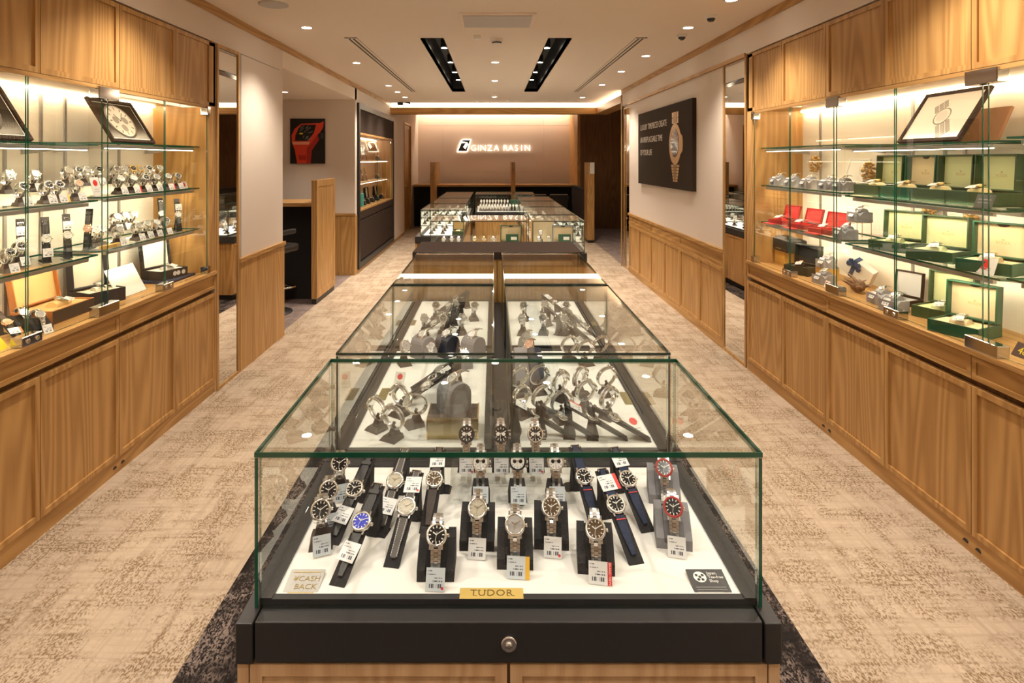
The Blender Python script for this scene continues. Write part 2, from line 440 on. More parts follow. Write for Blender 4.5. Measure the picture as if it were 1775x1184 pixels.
sbox('ceiling', 'warm white painted ceiling over the aisle', M_CEIL, [
    (-2.6,2.7,-3,SY0,ZC,ZC+0.05), (-1.95,-0.605,SY0,SY1,ZC,ZC+0.05), (-0.425,0.469,SY0,SY1,ZC,ZC+0.05), (0.653,1.95,SY0,SY1,ZC,ZC+0.05),
    (-1.95,1.95,SY1,10.36,ZC,ZC+0.05)])
sbox('ceiling_rear', 'raised rear ceiling above the sales counter', M_CEIL, [(-2.1,3.6,10.36,14.5,2.90,2.95), (1.95,3.6,8.2,10.36,2.90,2.95)])
sbox('ceiling_alcove', 'lowered ceiling of the consultation alcove', M_CEIL, [(-4.2,XL,5.09,7.85,2.36,2.62)])
# left wall
sbox('wall_left', 'cream papered left wall with an alcove opening', M_WALL, [
    (-2.45,XL,-3,1.30,0,ZC), (-2.45,XL,3.86,5.09,0,ZC), (-4.2,XL,7.75,7.80,0,ZC), (-2.45,XL,7.80,7.86,0,ZC), (-2.45,XL,10.66,12.0,0,2.9),
    (-2.45,XL,7.86,10.66,2.33,ZC), (-2.45,XL,7.86,10.66,0,0.02), (-2.5,-2.45,7.80,10.7,0,ZC), (-2.45,XL,13.0,14.4,0,2.9), (-2.45,XL,12.0,13.0,2.34,2.9),
    (-2.45,XL,1.30,3.86,2.335,ZC), (-2.45,-2.36,1.30,3.86,0,2.335), (-4.25,-4.2,5.0,7.9,0,ZC), (-4.2,-2.45,5.0,5.09,0,ZC)])
# right wall
sbox('wall_right', 'cream papered right wall behind the large poster', M_WALL, [
    (XR,2.45,-3,1.20,0,ZC), (XR,2.45,1.20,4.29,2.335,ZC), (2.38,2.45,1.20,4.29,0,2.335), (XR+0.012,2.45,4.29,8.02,0,2.33), (XR,2.45,4.29,8.43,2.33,ZC), (XR+0.03,2.45,8.02,8.43,0,2.33)])
sbox('wall_front', 'cream wall at the shop entrance', M_WALL, [(-2.6,2.7,-3.1,-3.0,0,ZC)])
sbox('wall_passage', 'dark wood wall in the passage right of the counter', M_WD, [(1.96,3.6,13.0,14.4,0,2.9), (3.5,3.6,8.2,13.0,0,2.9), (2.45,3.6,8.2,8.3,0,2.9)])
wb = sbox('wall_back', 'panelled rear wall carrying the lit shop sign', M_PANEL, [(-2.1,1.96,YB,YB+0.1,0,2.9)])
xs = [-1.93, (768-VX)*YB/1000, (942-VX)*YB/1000, 1.93]; zs = [0.9, H_EYE-(298-VY)*YB/1000, H_EYE+(VY-218)*YB/1000, 2.88]
for i in range(3):
    for j in range(3):
        MB().box(xs[i]+.003, xs[i+1]-.003, YB-0.018, YB, zs[j]+.003, zs[j+1]-.003).build('wall_panel', M_PANEL, wb, 0.002)
struct(MB().box(1.90,1.96,13.0,YB,0.95,2.9).build('trim_1', M_WV), 'oak return trim beside the sign wall', 'trim')
# crown trims, skirting
for n, (lab, b, mt) in enumerate([
    ('oak crown strip along the top of the left wall', (XL,XL+0.012,-3,10.36,2.515,ZC), M_WY),
    ('oak crown strip along the top of the right wall', (XR-0.012,XR,-3,8.43,2.515,ZC), M_WY),
    ('oak strip above the poster wall on the right', (XR-0.012,XR+0.014,4.29,8.02,2.315,2.345), M_WY),
    ('oak end post where the right wall stops', (XR-0.012,XR,8.40,8.43,0,2.515), M_WV),
    ], 2):
    struct(MB().box(*b).build('trim_%d' % n, mt), lab, 'trim')
for n, (lab, b) in enumerate([('low oak skirting at the rear end of the left wall', (XL,XL+0.01,10.66,12.0,0,0.05)), ('oak skirting under the black wall display', (XL,XL+0.012,7.86,10.66,0,0.05)),
        ('oak skirting of the alcove back wall', (-4.2,XL-0.02,7.735,7.75,0,0.05))]):
    struct(MB().box(*b).build(['baseboard_left','baseboard_display','baseboard_alcove'][n], M_WY), lab, 'baseboard')
# cove beam with its diffuser
tb = struct(MB().box(-1.858,1.90,10.40,10.44,2.38,2.497).box(1.862,1.90,8.43,10.40,2.38,2.497).box(-1.858,1.90,10.44,10.62,2.38,2.40).box(1.90,2.10,8.43,10.62,2.38,2.40)
    .build('trim_6', M_WX), 'oak cove beam hiding the indirect light at the ceiling end', 'trim')
cv = thing('cove_light', 'glowing indirect light band above the oak beam', 'light', (0,10.6,2.40))
MB(T(0,-10.6,-2.40)).box(-1.858,1.98,10.55,10.56,2.41,2.62).build('diffuser', M_COVE, cv)
MB(T(0,-10.6,-2.40)).box(2.0,2.01,8.45,10.55,2.41,2.62).build('diffuser', M_COVE, cv)
MB(T(0,-10.6,-2.40)).box(-1.858,2.10,10.56,10.60,2.40,2.90).box(2.01,2.06,8.43,10.56,2.40,2.90).build('housing', M_CEIL, cv)
ww = thing('wall_wash_light', 'hidden light line washing the top of the sign wall', 'light', (0,13.9,2.88))
MB(T(0,-13.9,-2.88)).box(-1.9,1.9,14.02,14.06,2.86,2.90).build('led_strip', M_WASH, ww)
MB(T(0,-13.9,-2.88)).box(-1.92,1.92,13.93,13.95,2.72,2.90).build('baffle', M_CEIL, ww)  # unseen board added to keep the strip out of the glass reflections
# left wainscot (pier) and alcove wainscot
def wainscot(parent, x, sgn, y0, y1, z1, n, rail_h=0.03):
    for k in range(n):
        a, b = y0+(y1-y0)*k/n, y0+(y1-y0)*(k+1)/n
        mb = MB(); panel_door(mb, 'x', x, a+.003, b-.003, 0.05, z1-rail_h, 0.012, 0.03, 0.005, sgn=sgn); mb.build('wainscot_panel', M_WV, parent)
    MB().box(min(x,x+sgn*0.012), max(x,x+sgn*0.012), y0, y1, z1-rail_h, z1).build('wainscot_rail', M_WY, parent)
    MB().box(min(x,x-sgn*0.012), max(x,x-sgn*0.012), y0, y1, 0, 0.05).build('wainscot_plinth', M_WY, parent)
wl = bpy.data.objects['wall_left']; wr = bpy.data.objects['wall_right']
MB().box(XL,XL+0.012,4.215,5.10,0.0,0.80).build('wainscot_panel', M_WV, wl)
MB().box(XL,XL+0.022,4.20,5.112,0.80,0.83).build('wainscot_rail', M_WY, wl)
MB().box(XL-0.0,XL+0.004,4.24,4.245,0.83,2.33).box(XL,XL+0.004,4.24,5.0,2.328,2.332).build('wall_joint', M_INKG, wl)
MB().box(-3.6,XL-0.012,7.738,7.75,0.05,0.80).build('wainscot_panel', M_WV, wl)
MB().box(-3.6,XL+0.01,7.73,7.75,0.80,0.83).build('wainscot_rail', M_WX, wl)
MB().box(XL-0.012,XL+0.006,7.735,7.86,0.0,0.80).build('wainscot_corner', M_WV, wl)
# right wainscot: drawer strip over framed panels
ys = [4.735 + (7.99-4.735)*k/6 for k in range(7)]
for k in range(6):
    mb = MB(); panel_door(mb, 'x', XR, ys[k]+.003, ys[k+1]-.003, 0.06, 0.66, 0.02, 0.028, 0.010, sgn=-1); mb.build('wainscot_panel', M_WV, wr)
for k in range(3):
    mb = MB(); panel_door(mb, 'x', XR, ys[2*k]+.003, ys[2*k+2]-.003, 0.69, 0.785, 0.02, 0.018, 0.006, sgn=-1); mb.build('wainscot_drawer', M_WY, wr)
MB().box(XR-0.012,XR+0.012,4.72,8.02,0.785,0.815).build('wainscot_rail', M_WY, wr)
MB().box(XR,XR+0.012,4.72,8.02,0,0.06).box(XR+0.004,XR+0.012,4.72,8.02,0.66,0.69).build('wainscot_plinth', M_WY, wr)
# rear door on the left wall
d = MB(); panel_door(d, 'x', XL-0.02, 12.04, 12.96, 0.0, 2.30, 0.04, 0.08, 0.008, sgn=1)
dr = struct(d.build('door_1', M_WV), 'oak door at the rear end of the left wall', 'door')
MB().box(XL-0.02,XL+0.012,12.0,12.04,0,2.34).box(XL-0.02,XL+0.012,12.96,13.0,0,2.34).box(XL-0.02,XL+0.012,12.04,12.96,2.30,2.34).build('door_frame', M_WV, dr)
MB(T(XL-0.02,12.12,1.0)).tube([(0,0,0),(0.05,0,0),(0.05,0.1,0)], 0.008, 8).build('door_handle', M_BRUSH, dr)

# ------------------------------------------------------------------ mirrors
def mirror(label, x, sgn, y0, y1, z0, z1, fr=0.022):
    t = thing('wall_mirror', label, 'mirror', (x, (y0+y1)/2, 0))
    Mi = T(-x, -(y0+y1)/2, 0)
    a, b = sorted((x, x+sgn*0.012))
    MB(Mi).box(a,b,y0,y0+fr,z0,z1).box(a,b,y1-fr,y1,z0,z1).box(a,b,y0+fr,y1-fr,z0,z0+fr).box(a,b,y0+fr,y1-fr,z1-fr,z1).build('frame', M_WV, t)
    a, b = sorted((x+sgn*0.001, x+sgn*0.005))
    MB(Mi).box(a,b,y0+fr,y1-fr,z0+fr,z1-fr).build('mirror_glass', M_MIRROR, t)
mirror('tall oak-framed mirror strip beside the left watch cabinet', XL, 1, 3.862, 4.20, 0.0, 2.33)
mirror('tall oak-framed mirror strip beside the right watch cabinet', XR+0.012, -1, 4.295, 4.725, 0.0, 2.33)
mirror('narrow mirror strip at the far end of the poster wall', XR+0.03, -1, 8.02, 8.40, 0.0, 2.30)

# ------------------------------------------------------------------ ceiling fittings
def downlight(label, x, y, power=LAMP_W, z=ZC, size=118, on=True, group='recessed ceiling downlights', tilt=None, col=WARM):
    t = thing('downlight', label, 'ceiling light', (x,y,z), 0, group)
    MB().lathe([(0.036,-0.001),(0.047,-0.004),(0.047,0.0)], 24, cap=False).build('trim_ring', M_CEIL, t)
    MB().disc(0.036, -0.0015, 24, 0, RX(180) @ T(0,0,0.003)).build('lens', M_LAMP if on else M_ALU, t)
    if on:
        l = bpy.data.lights.new('lamp', 'SPOT'); l.energy = power; l.color = col; l.spot_size = R(size); l.spot_blend = 0.75; l.shadow_soft_size = 0.035
        o = bpy.data.objects.new('lamp', l); COL.objects.link(o); o.parent = t; o.location = (0,0,-0.02)
        if tilt: o.rotation_euler = tilt
ll = [4.454, 6.07, 7.94, 8.68, 9.40]
for k, y in enumerate(ll):
    downlight('%s downlight from the front in the left ceiling row' % ORD[k], -1.44, y, tilt=(0, R(-6), 0))
lr = [(1.52,3.68),(1.505,4.454),(1.48,7.85),(1.46,9.44)]
for k, (x, y) in enumerate(lr):
    downlight('%s lit downlight from the front in the right ceiling row' % ORD[k], x, y, tilt=(0, R(6), 0))
for k, (x, y) in enumerate([(1.50,5.667),(1.48,6.67)]):
    downlight('%s adjustable downlight above the poster on the right' % ['nearer','farther'][k], x, y, power=26, size=70, tilt=(0, R(16), 0))
for k, y in enumerate([6.04, 7.45, 9.36]):
    downlight('%s small downlight in the middle ceiling row' % ['nearest','middle','farthest'][k], 0.02, y)
for k, (x, y) in enumerate([(-1.44,2.85),(-1.44,1.25),(1.5,2.2),(1.5,0.6),(-1.44,-0.6),(1.5,-1.0),(0.03,-1.6)]):
    downlight('%s ceiling downlight outside the front of the picture' % ORD[k], x, y)
downlight('small downlight in the alcove ceiling by the red watch picture', -2.50, 6.9, power=22, z=2.36, size=95)
downlight('small downlight in the passage by the dark wood wall', 2.6, 11.6, power=8, z=2.90)
for s, (x0, x1) in enumerate(slots):
    side = ['left','right'][s]
    t = thing('ceiling_recess', '%s long black recessed ceiling slot with spotlights' % side, 'light slot', ((x0+x1)/2,(SY0+SY1)/2,ZC))
    hw, hy = (x1-x0)/2, (SY1-SY0)/2
    MB().box(-hw-.01,-hw,-hy,hy,0,0.25).box(hw,hw+.01,-hy,hy,0,0.25).box(-hw,hw,-hy-.01,-hy,0,0.25).box(-hw,hw,hy,hy+.01,0,0.25).box(-hw-.01,hw+.01,-hy-.01,hy+.01,0.25,0.26).build('housing', M_BLACK, t)
    for k, y in enumerate([5.75,6.6,7.35,8.05]):
        u = thing('slot_spotlight', '%s spotlight from the front in the %s black ceiling slot' % (ORD[k], side), 'spotlight', ((x0+x1)/2+(0.03 if s == 0 else -0.03), y, ZC+0.25), 0, 'spotlights in the black ceiling slots')
        MB().tube([(0,0,0),(0,0,-0.06)], 0.012, 8).lathe([(0.03,-0.06),(0.04,-0.075),(0.04,-0.15),(0.034,-0.155)], 20).build('body', M_BLACKF, u)
        MB().disc(0.034, 0, 20, 0, T(0,0,-0.1565) @ RX(180)).build('lens', M_LAMP, u)
        l = bpy.data.lights.new('lamp', 'SPOT'); l.energy = 40; l.color = WARM; l.spot_size = R(95); l.spot_blend = 0.7; l.shadow_soft_size = 0.03
        o = bpy.data.objects.new('lamp', l); COL.objects.link(o); o.parent = u; o.location = (0,0,-0.17)
# near slots over the front showcase (outside the frame)
for s, x in enumerate((-0.515, 0.56)):
    for k, y in enumerate([0.25, 1.25, 2.3, 3.3]):
        downlight('%s spotlight over the %s side of the front showcase' % (ORD[k], ['left','right'][s]), x, y, power=15, size=95, col=(1.0,0.92,0.83), group='spotlights above the front showcases')
def vent(label, x0, x1, y0, y1):
    t = thing('linear_air_vent', label, 'air vent', ((x0+x1)/2,(y0+y1)/2,ZC)); hx, hy = (x1-x0)/2, (y1-y0)/2
    MB().box(-hx,hx,-hy,hy,-0.002,0).build('slot_backing', M_INK, t)
    MB().box(-hx,-hx+.022,-hy,hy,-0.006,-0.002).box(hx-.022,hx,-hy,hy,-0.006,-0.002).box(-hx,hx,-hy,-hy+.015,-0.006,-0.002).box(-hx,hx,hy-.015,hy,-0.006,-0.002).build('frame', M_CEIL, t)
    MB().box(-.008,.008,-hy,hy,-0.006,-0.002).build('divider_bar', M_CEIL, t)
vent('long slotted air vent on the left side of the ceiling', -1.24, -1.14, 4.81, 8.64)
vent('long slotted air vent on the right side of the ceiling', 1.19, 1.285, 4.81, 8.64)
t = thing('ceiling_hatch', 'flat grey framed panel in the middle of the ceiling', 'air unit', (0.02,4.2,ZC))
MB().box(-.26,.28,-.20,.20,-0.012,0).build('frame', M_CEIL, t, 0.003)
MB().box(-.235,.255,-.175,.175,-0.018,-0.012).build('panel', pmat('pale_grey_panel', (0.55,0.52,0.50), 0.6), t, 0.002)
tag(MB().lathe([(0.0,-0.012),(0.08,-0.011),(0.095,-0.006),(0.095,0.0)], 28, 0, T(-1.44,3.78,ZC)).build('ceiling_speaker', pmat('speaker_mesh_grey', (0.55,0.53,0.51), 0.7)), 'round flat ceiling speaker at the upper left', 'speaker')
t = thing('smoke_detector', 'white round smoke detector in the middle of the ceiling', 'detector', (0.03,4.86,ZC))
MB().lathe([(0.0,-0.045),(0.03,-0.045),(0.04,-0.03),(0.052,-0.028),(0.052,0)], 24).build('housing', M_PAPER, t)
MB().lathe([(0.034,-0.040),(0.041,-0.034),(0.041,-0.030)], 24, cap=False).build('sensor_ring', M_INK, t)
MB().cbox((-0.16,-0.12,-0.015),(0.06,0.05,0.03)).build('junction_box', M_PAPER, t, 0.003)
for k, (x, y) in enumerate([(1.54,4.08),(1.535,4.70)]):
    t = thing('dome_camera', ['nearer','farther'][k]+' white and black dome camera on the right ceiling', 'camera', (x,y,ZC), 0, 'dome cameras on the ceiling')
    MB().lathe([(0.035,-0.022),(0.042,-0.018),(0.042,0)], 20).build('housing', M_PAPER, t)
    MB().lathe([(0.0,-0.048),(0.015,-0.045),(0.026,-0.035),(0.030,-0.022)], 20).build('dome', M_DIALK, t)
t = thing('bullet_camera', 'small black camera under the ceiling at the left end of the cove', 'camera', (-1.64,10.2,ZC))
MB().cbox((0,0,-0.03),(0.10,0.08,0.05)).build('body', M_BLACK, t, 0.006)
MB().tube([(0.07,0,0),(0.14,0,-0.01),(0.17,0,-0.03)], 0.018, 8).build('arm', M_BLACK, t)
for k, (x, y) in enumerate([(0.02,8.75),(-0.27,9.9),(0.27,9.9)]):
    t = thing('sprinkler', '%s small sprinkler head on the rear ceiling' % ['centre','left','right'][k], 'sprinkler', (x,y,ZC), 0, 'ceiling sprinklers')
    MB().lathe([(0.035,-0.004),(0.035,0)], 16).tube([(0,0,0),(0,0,-0.03)], 0.006, 6).lathe([(0.016,-0.032),(0.016,-0.029)], 12).build('head', M_PAPER, t)

# ================================================================== WALL CABINETS
Z_SILL, Z_HEAD = 0.81, 1.885
SHELF_Z = [1.637, 1.368, 1.105]          # shelf tops
def cabinet(label, x, sgn, y_end, edges, bays, doors, hinges, locks, posts, y_start):
    """built-in wall cabinet: framed doors, drawers, lit niche with glass shelves behind frameless glass doors"""
    yc = (y_start+y_end)/2
    c = thing('wall_display_cabinet', label, 'cabinet', (x, yc, 0))
    Mi = T(-x, -yc, 0)
    def bx(mb, d0, d1, a, b, z0, z1, m=0):
        p, q = sorted((x-sgn*d0, x-sgn*d1)); return mb.box(p, q, a, b, z0, z1, m)
    stile = 0.085
    for k in range(len(edges)-1):
        b, a = edges[k], edges[k+1]
        mb = MB(Mi); panel_door(mb, 'x', x, a+.002, b-.002, 0.075, 0.662, 0.02, 0.024, 0.009, sgn=sgn); mb.build('lower_door', M_WV, c)
        mb = MB(Mi); panel_door(mb, 'x', x, a+.002, b-.002, 1.905, 2.325, 0.02, 0.024, 0.009, sgn=sgn); mb.build('upper_door', M_WV, c)
    for k in range(0, len(edges)-1, 2):
        b, a = edges[k], edges[min(k+2, len(edges)-1)]
        mb = MB(Mi); panel_door(mb, 'x', x, a+.002, b-.002, 0.69, 0.782, 0.02, 0.02, 0.006, sgn=sgn); mb.build('drawer', M_WY, c)
    bx(MB(Mi), 0.03, 0.06, y_start, y_end, 0, 0.787).build('carcass_front', M_WD, c)
    bx(MB(Mi), 0.004, 0.03, y_start, y_end, 0.0, 0.073).build('plinth', M_WY, c)
    for k in range(1, len(edges)-1, 2):
        for q in (-0.03, 0.03):
            F = T(-x+x+sgn*0.0006-sgn*0.004, edges[k+1]+q-yc, 0.03) @ (FACE_PX if sgn > 0 else FACE_NX)
            MB(F).prism([(0.012*math.cos(R(a)), 0.012*math.sin(R(a))) for a in range(0,181,20)], 0, 0.003).build('socket_cover', M_INK, c)
    s = bx(MB(Mi), -0.012, 0.375, y_start, y_end-stile+0.004, 0.787, Z_SILL)
    bx(s, -0.012, 0.02, y_end-stile+0.004, y_end, 0.787, Z_SILL).build('sill', M_WY, c, 0.002)
    bx(MB(Mi), -0.0, 0.375, y_end-stile, y_end-0.002, Z_SILL, 2.33).build('end_panel', M_WV, c)
    bx(MB(Mi), 0.365, 0.375, y_start, y_end-stile, Z_SILL, 2.33).build('back_panel', M_BACK, c)
    bx(MB(Mi), 0.02, 0.365, y_start, y_end-stile, Z_HEAD+0.015, Z_HEAD+0.03).build('niche_ceiling', M_WY, c)
    bx(MB(Mi), 0.0, 0.02, y_start, y_end-stile, Z_HEAD, 1.903).build('head_rail', M_WY, c)
    bx(MB(Mi), 0.022, 0.036, y_start, y_end-stile-0.03, Z_HEAD+0.003, Z_HEAD+0.015).build('led_strip', M_LED, c)
    bx(MB(Mi), 0.335, 0.350, y_start, y_end-stile-0.03, Z_HEAD+0.003, Z_HEAD+0.015).build('led_strip', M_LED, c)
    for yp in posts:
        bx(MB(Mi), 0.357, 0.365, yp-.008, yp+.008, Z_SILL, 1.88).build('shelf_standard', M_ALU, c)
    for i, z in enumerate(SHELF_Z):
        for j, (a, b) in enumerate(bays):
            zz = z - (0.012 if (j % 2 == 1) else 0)
            p, q = sorted((x-sgn*0.057, x-sgn*0.345))
            pane('glass_shelf', c, 2, zz-0.004, p, q, a+.004, b-.004, 0.008, M_SHELFG, M_EDGE, Mi)
            bx(MB(Mi), 0.070, 0.084, a+0.05, b-0.05, zz-0.028, zz-0.012).build('shelf_rail', M_ALU, c) if i == 0 else bx(bx(MB(Mi), 0.070, 0.084, a+0.05, b-0.05, zz-0.028, zz-0.012), 0.084, 0.096, a+0.05, b-0.05, zz-0.0135, zz-0.012).build('shelf_rail', M_ALU, c)  # lower rails get an extra plate that hides the added strips
            if i == 0: bx(MB(Mi), 0.071, 0.083, a+0.06, b-0.06, zz-0.031, zz-0.026).build('shelf_led_or_fill', M_LEDS, c)
            else: bx(MB(Mi), 0.084, 0.089, a+0.06, b-0.06, zz-0.026, zz-0.014).build('shelf_led_or_fill', M_FILLR, c)  # fill strip added behind the rail to brighten the niche
            for yy in (a+0.09, b-0.09):
                mb = MB(Mi)
                P = [(x-sgn*0.36, zz-0.05), (x-sgn*0.36, zz-0.012), (x-sgn*0.09, zz-0.012), (x-sgn*0.09, zz-0.02)]
                vs = [(px, yy-.003, pz) for px, pz in P] + [(px, yy+.003, pz) for px, pz in P]
                mb.add(vs, [(0,1,2,3),(7,6,5,4),(0,4,5,1),(1,5,6,2),(2,6,7,3),(3,7,4,0)])
                mb.build('shelf_bracket', M_ALU, c)
    for a, b in doors:
        g = pane('glass_door', c, 0, x-sgn*0.012, a+.002, b-.002, Z_SILL+0.006, Z_HEAD+0.002, 0.0045, M_PANE, M_EDGE, Mi, pale='tb')
    def fitting(name, y0, y1, z0, z1, key):
        mb = bx(MB(Mi), -0.012, 0.036, y0, y1, z0, z1)
        o = mb.build(name, M_CHROME if not key else M_CHROME, c, 0.003)
        n = 2 if key else 0
        for k in range(n):
            ya = y0+(y1-y0)*(0.27+0.46*k)
            Fm = T(-x+x+sgn*0.012, ya-yc, (z0+z1)/2) @ (FACE_PX if sgn > 0 else FACE_NX)
            MB(Fm).lathe([(0.009,0.0),(0.009,0.004),(0.006,0.005),(0.0,0.003)], 16).build('keyhole', M_STEEL, o)
    for y, wd in hinges:
        fitting('top_hinge', y-wd, y+wd, Z_HEAD-0.045, Z_HEAD+0.012, False)
        fitting('bottom_hinge', y-wd, y+wd, Z_SILL+0.001, Z_SILL+0.048, False)
    for y in locks:
        fitting('door_lock', y-0.052, y+0.052, Z_SILL+0.001, Z_SILL+0.04, True)
    return c
cabinet('oak wall cabinet on the left with steel watches on lit glass shelves', XL, 1, 3.858,
    [3.858,3.378,2.867,2.367,1.867,1.367], [(2.82,3.765),(1.85,2.80),(1.33,1.83)],
    [(3.285,3.77),(2.795,3.28),(2.315,2.76),(1.85,2.31),(1.40,1.845)], [(2.777,0.075),(1.847,0.075),(3.752,0.02)], [3.282,2.312], [3.42,2.99,2.83,2.62,2.40,1.9], 1.33)
cabinet('oak wall cabinet on the right with open watch boxes on lit glass shelves', XR, -1, 4.268,
    [4.268,3.76,3.258,2.773,2.268,1.768,1.268], [(3.20,4.175),(2.20,3.18),(1.25,2.18)],
    [(3.68,4.18),(3.20,3.675),(2.715,3.18),(2.225,2.71),(1.75,2.205),(1.3,1.745)], [(3.185,0.06),(2.213,0.075),(1.30,0.04),(4.16,0.02)], [3.677,2.712,1.747], [3.95,3.08,2.86,2.74,2.1], 1.23)

# ================================================================== SHOWCASES
Z_B0, Z_B1, Z_T, Z_DECK = 0.633, 0.707, 1.0, 0.716
def showcase(label, X0, X1, Y0, Y1, mg=(0.02,0.02,0.03,0.016), doors='front', pale=False, deck=None, group='glass showcases of the island', caps=False, ndoor=2):
    cx, cy = (X0+X1)/2, (Y0+Y1)/2
    c = thing('glass_showcase', label, 'showcase', (cx,cy,0), 0, group); Mi = T(-cx,-cy,0)
    l, r, f, b = mg
    A0, A1, B0, B1 = X0-l, X1+r, Y0-f, Y1+b
    if caps:
        MB(Mi).box(A0+.034,A1-.034,B0,B1,Z_B0,Z_B1).build('base_band', M_BLACK, c, 0.002)
        MB(Mi).box(A0,A0+.031,B0-.003,B1,Z_B0,Z_B1).build('base_end_cap', M_BLACK, c, 0.002)
        MB(Mi).box(A1-.031,A1,B0-.003,B1,Z_B0,Z_B1).build('base_end_cap', M_BLACK, c, 0.002)
    else:
        MB(Mi).box(A0,A1,B0,B1,Z_B0,Z_B1).build('base_band', M_BLACK, c, 0.002)
    wv, wx = (M_WLV, M_WLX) if pale else (M_WV, M_WX)
    MB(Mi).box(A0+.024,A1-.024,B0+.024,B1-.002,0.06,Z_B0-.001).build('cabinet_body', wv, c)
    MB(Mi).box(A0+.04,A1-.04,B0+.05,B1-.002,0,0.06).build('kick_plinth', M_BLACK, c)
    if doors == 'front':
        mid = (A0+A1)/2
        for a in (A0+.002, A1-.022): MB(Mi).box(a,a+.020,B0+.002,B0+.024,0.06,Z_B0-.004).build('corner_stile', wv, c)
        for a, bb in ((A0+.024,mid-.003),(mid+.003,A1-.024)):
            mb = MB(Mi); panel_door(mb, 'y', B0+.004, a, bb, 0.07, Z_B0-.006, 0.02, 0.022, 0.005, sgn=-1); mb.build('cabinet_door', wv, c)
    elif doors in ('left','right'):
        xx, sg = (A0+.004, -1) if doors == 'left' else (A1-.004, 1)
        for k in range(ndoor):
            a, bb = B0+(B1-B0)*k/ndoor, B0+(B1-B0)*(k+1)/ndoor
            mb = MB(Mi); panel_door(mb, 'x', xx, a+.003, bb-.003, 0.07, Z_B0-.006, 0.02, 0.022, 0.005, sgn=sg); mb.build('cabinet_door', wv, c)
    if doors == 'front':
        Fm = Mi @ T((X0+X1)/2, B0, (Z_B0+Z_B1)/2-.002) @ FACE_CAM
        lk = MB(Fm).lathe([(0.0145,0),(0.0145,0.002),(0.0125,0.0035),(0.010,0.003),(0.0,0.003)], 28).build('lock', M_STEEL, c)
        MB(Fm).lathe([(0.006,0.003),(0.006,0.0055),(0.0,0.0055)], 20).cbox((0,0,0.006),(0.0015,0.006,0.001)).build('key_cylinder', M_BRUSH, lk)
    fr = 0.030
    MB(Mi).box(X0+.008,X0+fr,Y0+.008,Y1-.008,Z_B1,Z_B1+.014).box(X1-fr,X1-.008,Y0+.008,Y1-.008,Z_B1,Z_B1+.014).box(X0+fr,X1-fr,Y0+.008,Y0+fr-.008,Z_B1,Z_B1+.012).box(X0+fr,X1-fr,Y1-fr,Y1-.008,Z_B1,Z_B1+.014).build('deck_frame', M_BLACK, c)
    MB(Mi).box(X0+fr,X1-fr,Y0+fr-.008,Y1-fr,Z_B1,Z_DECK).build('deck', deck or M_WHITE, c)
    z1 = Z_T-0.009; ec = M_EDGE if caps else M_EDGED
    pane('glass_side', c, 0, X0+.004, Y0, Y1, Z_B1, z1, 0.006, M=Mi, pale='brt', edge=ec); pane('glass_side', c, 0, X1-.004, Y0, Y1, Z_B1, z1, 0.006, M=Mi, pale='brt', edge=ec)
    pane('glass_front', c, 1, Y0+.004, X0+.009, X1-.009, Z_B1, z1, 0.006, M=Mi, pale='blrt'); pane('glass_back', c, 1, Y1-.004, X0+.009, X1-.009, Z_B1, z1, 0.006, M=Mi, pale='blrt')
    pane('glass_top', c, 2, Z_T-.0045, X0, X1, Y0, Y1, 0.009 if caps else 0.007, M=Mi, edge=ec)
    return c
IL, IR = -0.449, 0.506
showcase('wide front glass showcase on a black base with oak doors and lock', IL, IR, 1.083, 1.594, (0.02,0.019,0.032,0.016), 'front', True, caps=True)
showcase('near left glass showcase directly behind the wide front one', IL, 0.003, 1.645, 2.545, (0.02,0,0.03,0.008), 'left')
showcase('near right glass showcase directly behind the wide front one', 0.049, IR, 1.645, 2.545, (0,0.02,0.03,0.008), 'right')
showcase('far left glass showcase before the dark end cabinet', IL, 0.003, 2.565, 3.428, (0.02,0,0.008,0.008), 'left')
showcase('far right glass showcase before the dark end cabinet', 0.049, IR, 2.565, 3.428, (0,0.02,0.008,0.008), 'right')
tag(MB().box(0.004,0.048,1.63,3.436,0,0.70).box(0.012,0.016,1.63,3.436,0.70,0.704).box(0.034,0.038,1.63,3.436,0.70,0.704).build('cable_channel', M_BLACK), 'black channel strip between the two showcase rows', 'channel')
t = thing('end_cabinet', 'dark brown topped oak cabinet closing the front island', 'cabinet', (0.023,3.655,0)); Mi = T(-0.023,-3.655,0)
MB(Mi).box(-0.482,0.528,3.44,3.872,0.955,1.0).build('top', M_UMBER, t, 0.002)
MB(Mi).box(-0.476,0.522,3.452,3.868,0.06,0.955).build('body', M_WV, t)
MB(Mi).box(-0.44,0.49,3.48,3.84,0,0.06).build('kick_plinth', M_BLACK, t)
for a, b in ((-0.47,0.02),(0.026,0.516)):
    mb = MB(Mi); panel_door(mb, 'y', 3.446, a, b, 0.07, 0.945, 0.006, 0.02, 0.002, sgn=-1); mb.build('cabinet_door', M_WV, t)
g2 = 'glass showcases of the rear island'
showcase('wide low glass showcase at the front of the rear island', -0.57, 0.307, 5.20, 5.80, (0.02,0.02,0.03,0.0), 'front', group=g2)
for k, (a, b) in enumerate([(5.20,5.80),(5.81,6.78),(6.79,7.74),(7.75,8.73)]):
    showcase('%s glass showcase from the front in the right row of the rear island' % ORD[k], 0.352, 0.825, a, b, (0.0,0.02,0.004,0.004), 'right', group=g2)
for k, (a, b) in enumerate([(6.33,7.28),(7.29,8.36),(8.37,9.98)]):
    showcase('%s glass showcase from the front in the left row of the rear island' % ORD[k], -0.80, -0.335, a, b, (0.06,0.0,0.004,0.004), 'left', group=g2)
showcase('rear cross glass showcase with rows of steel watches', -0.29, 0.67, 9.20, 9.98, (0.0,0.02,0.03,0.01), 'front', group=g2)
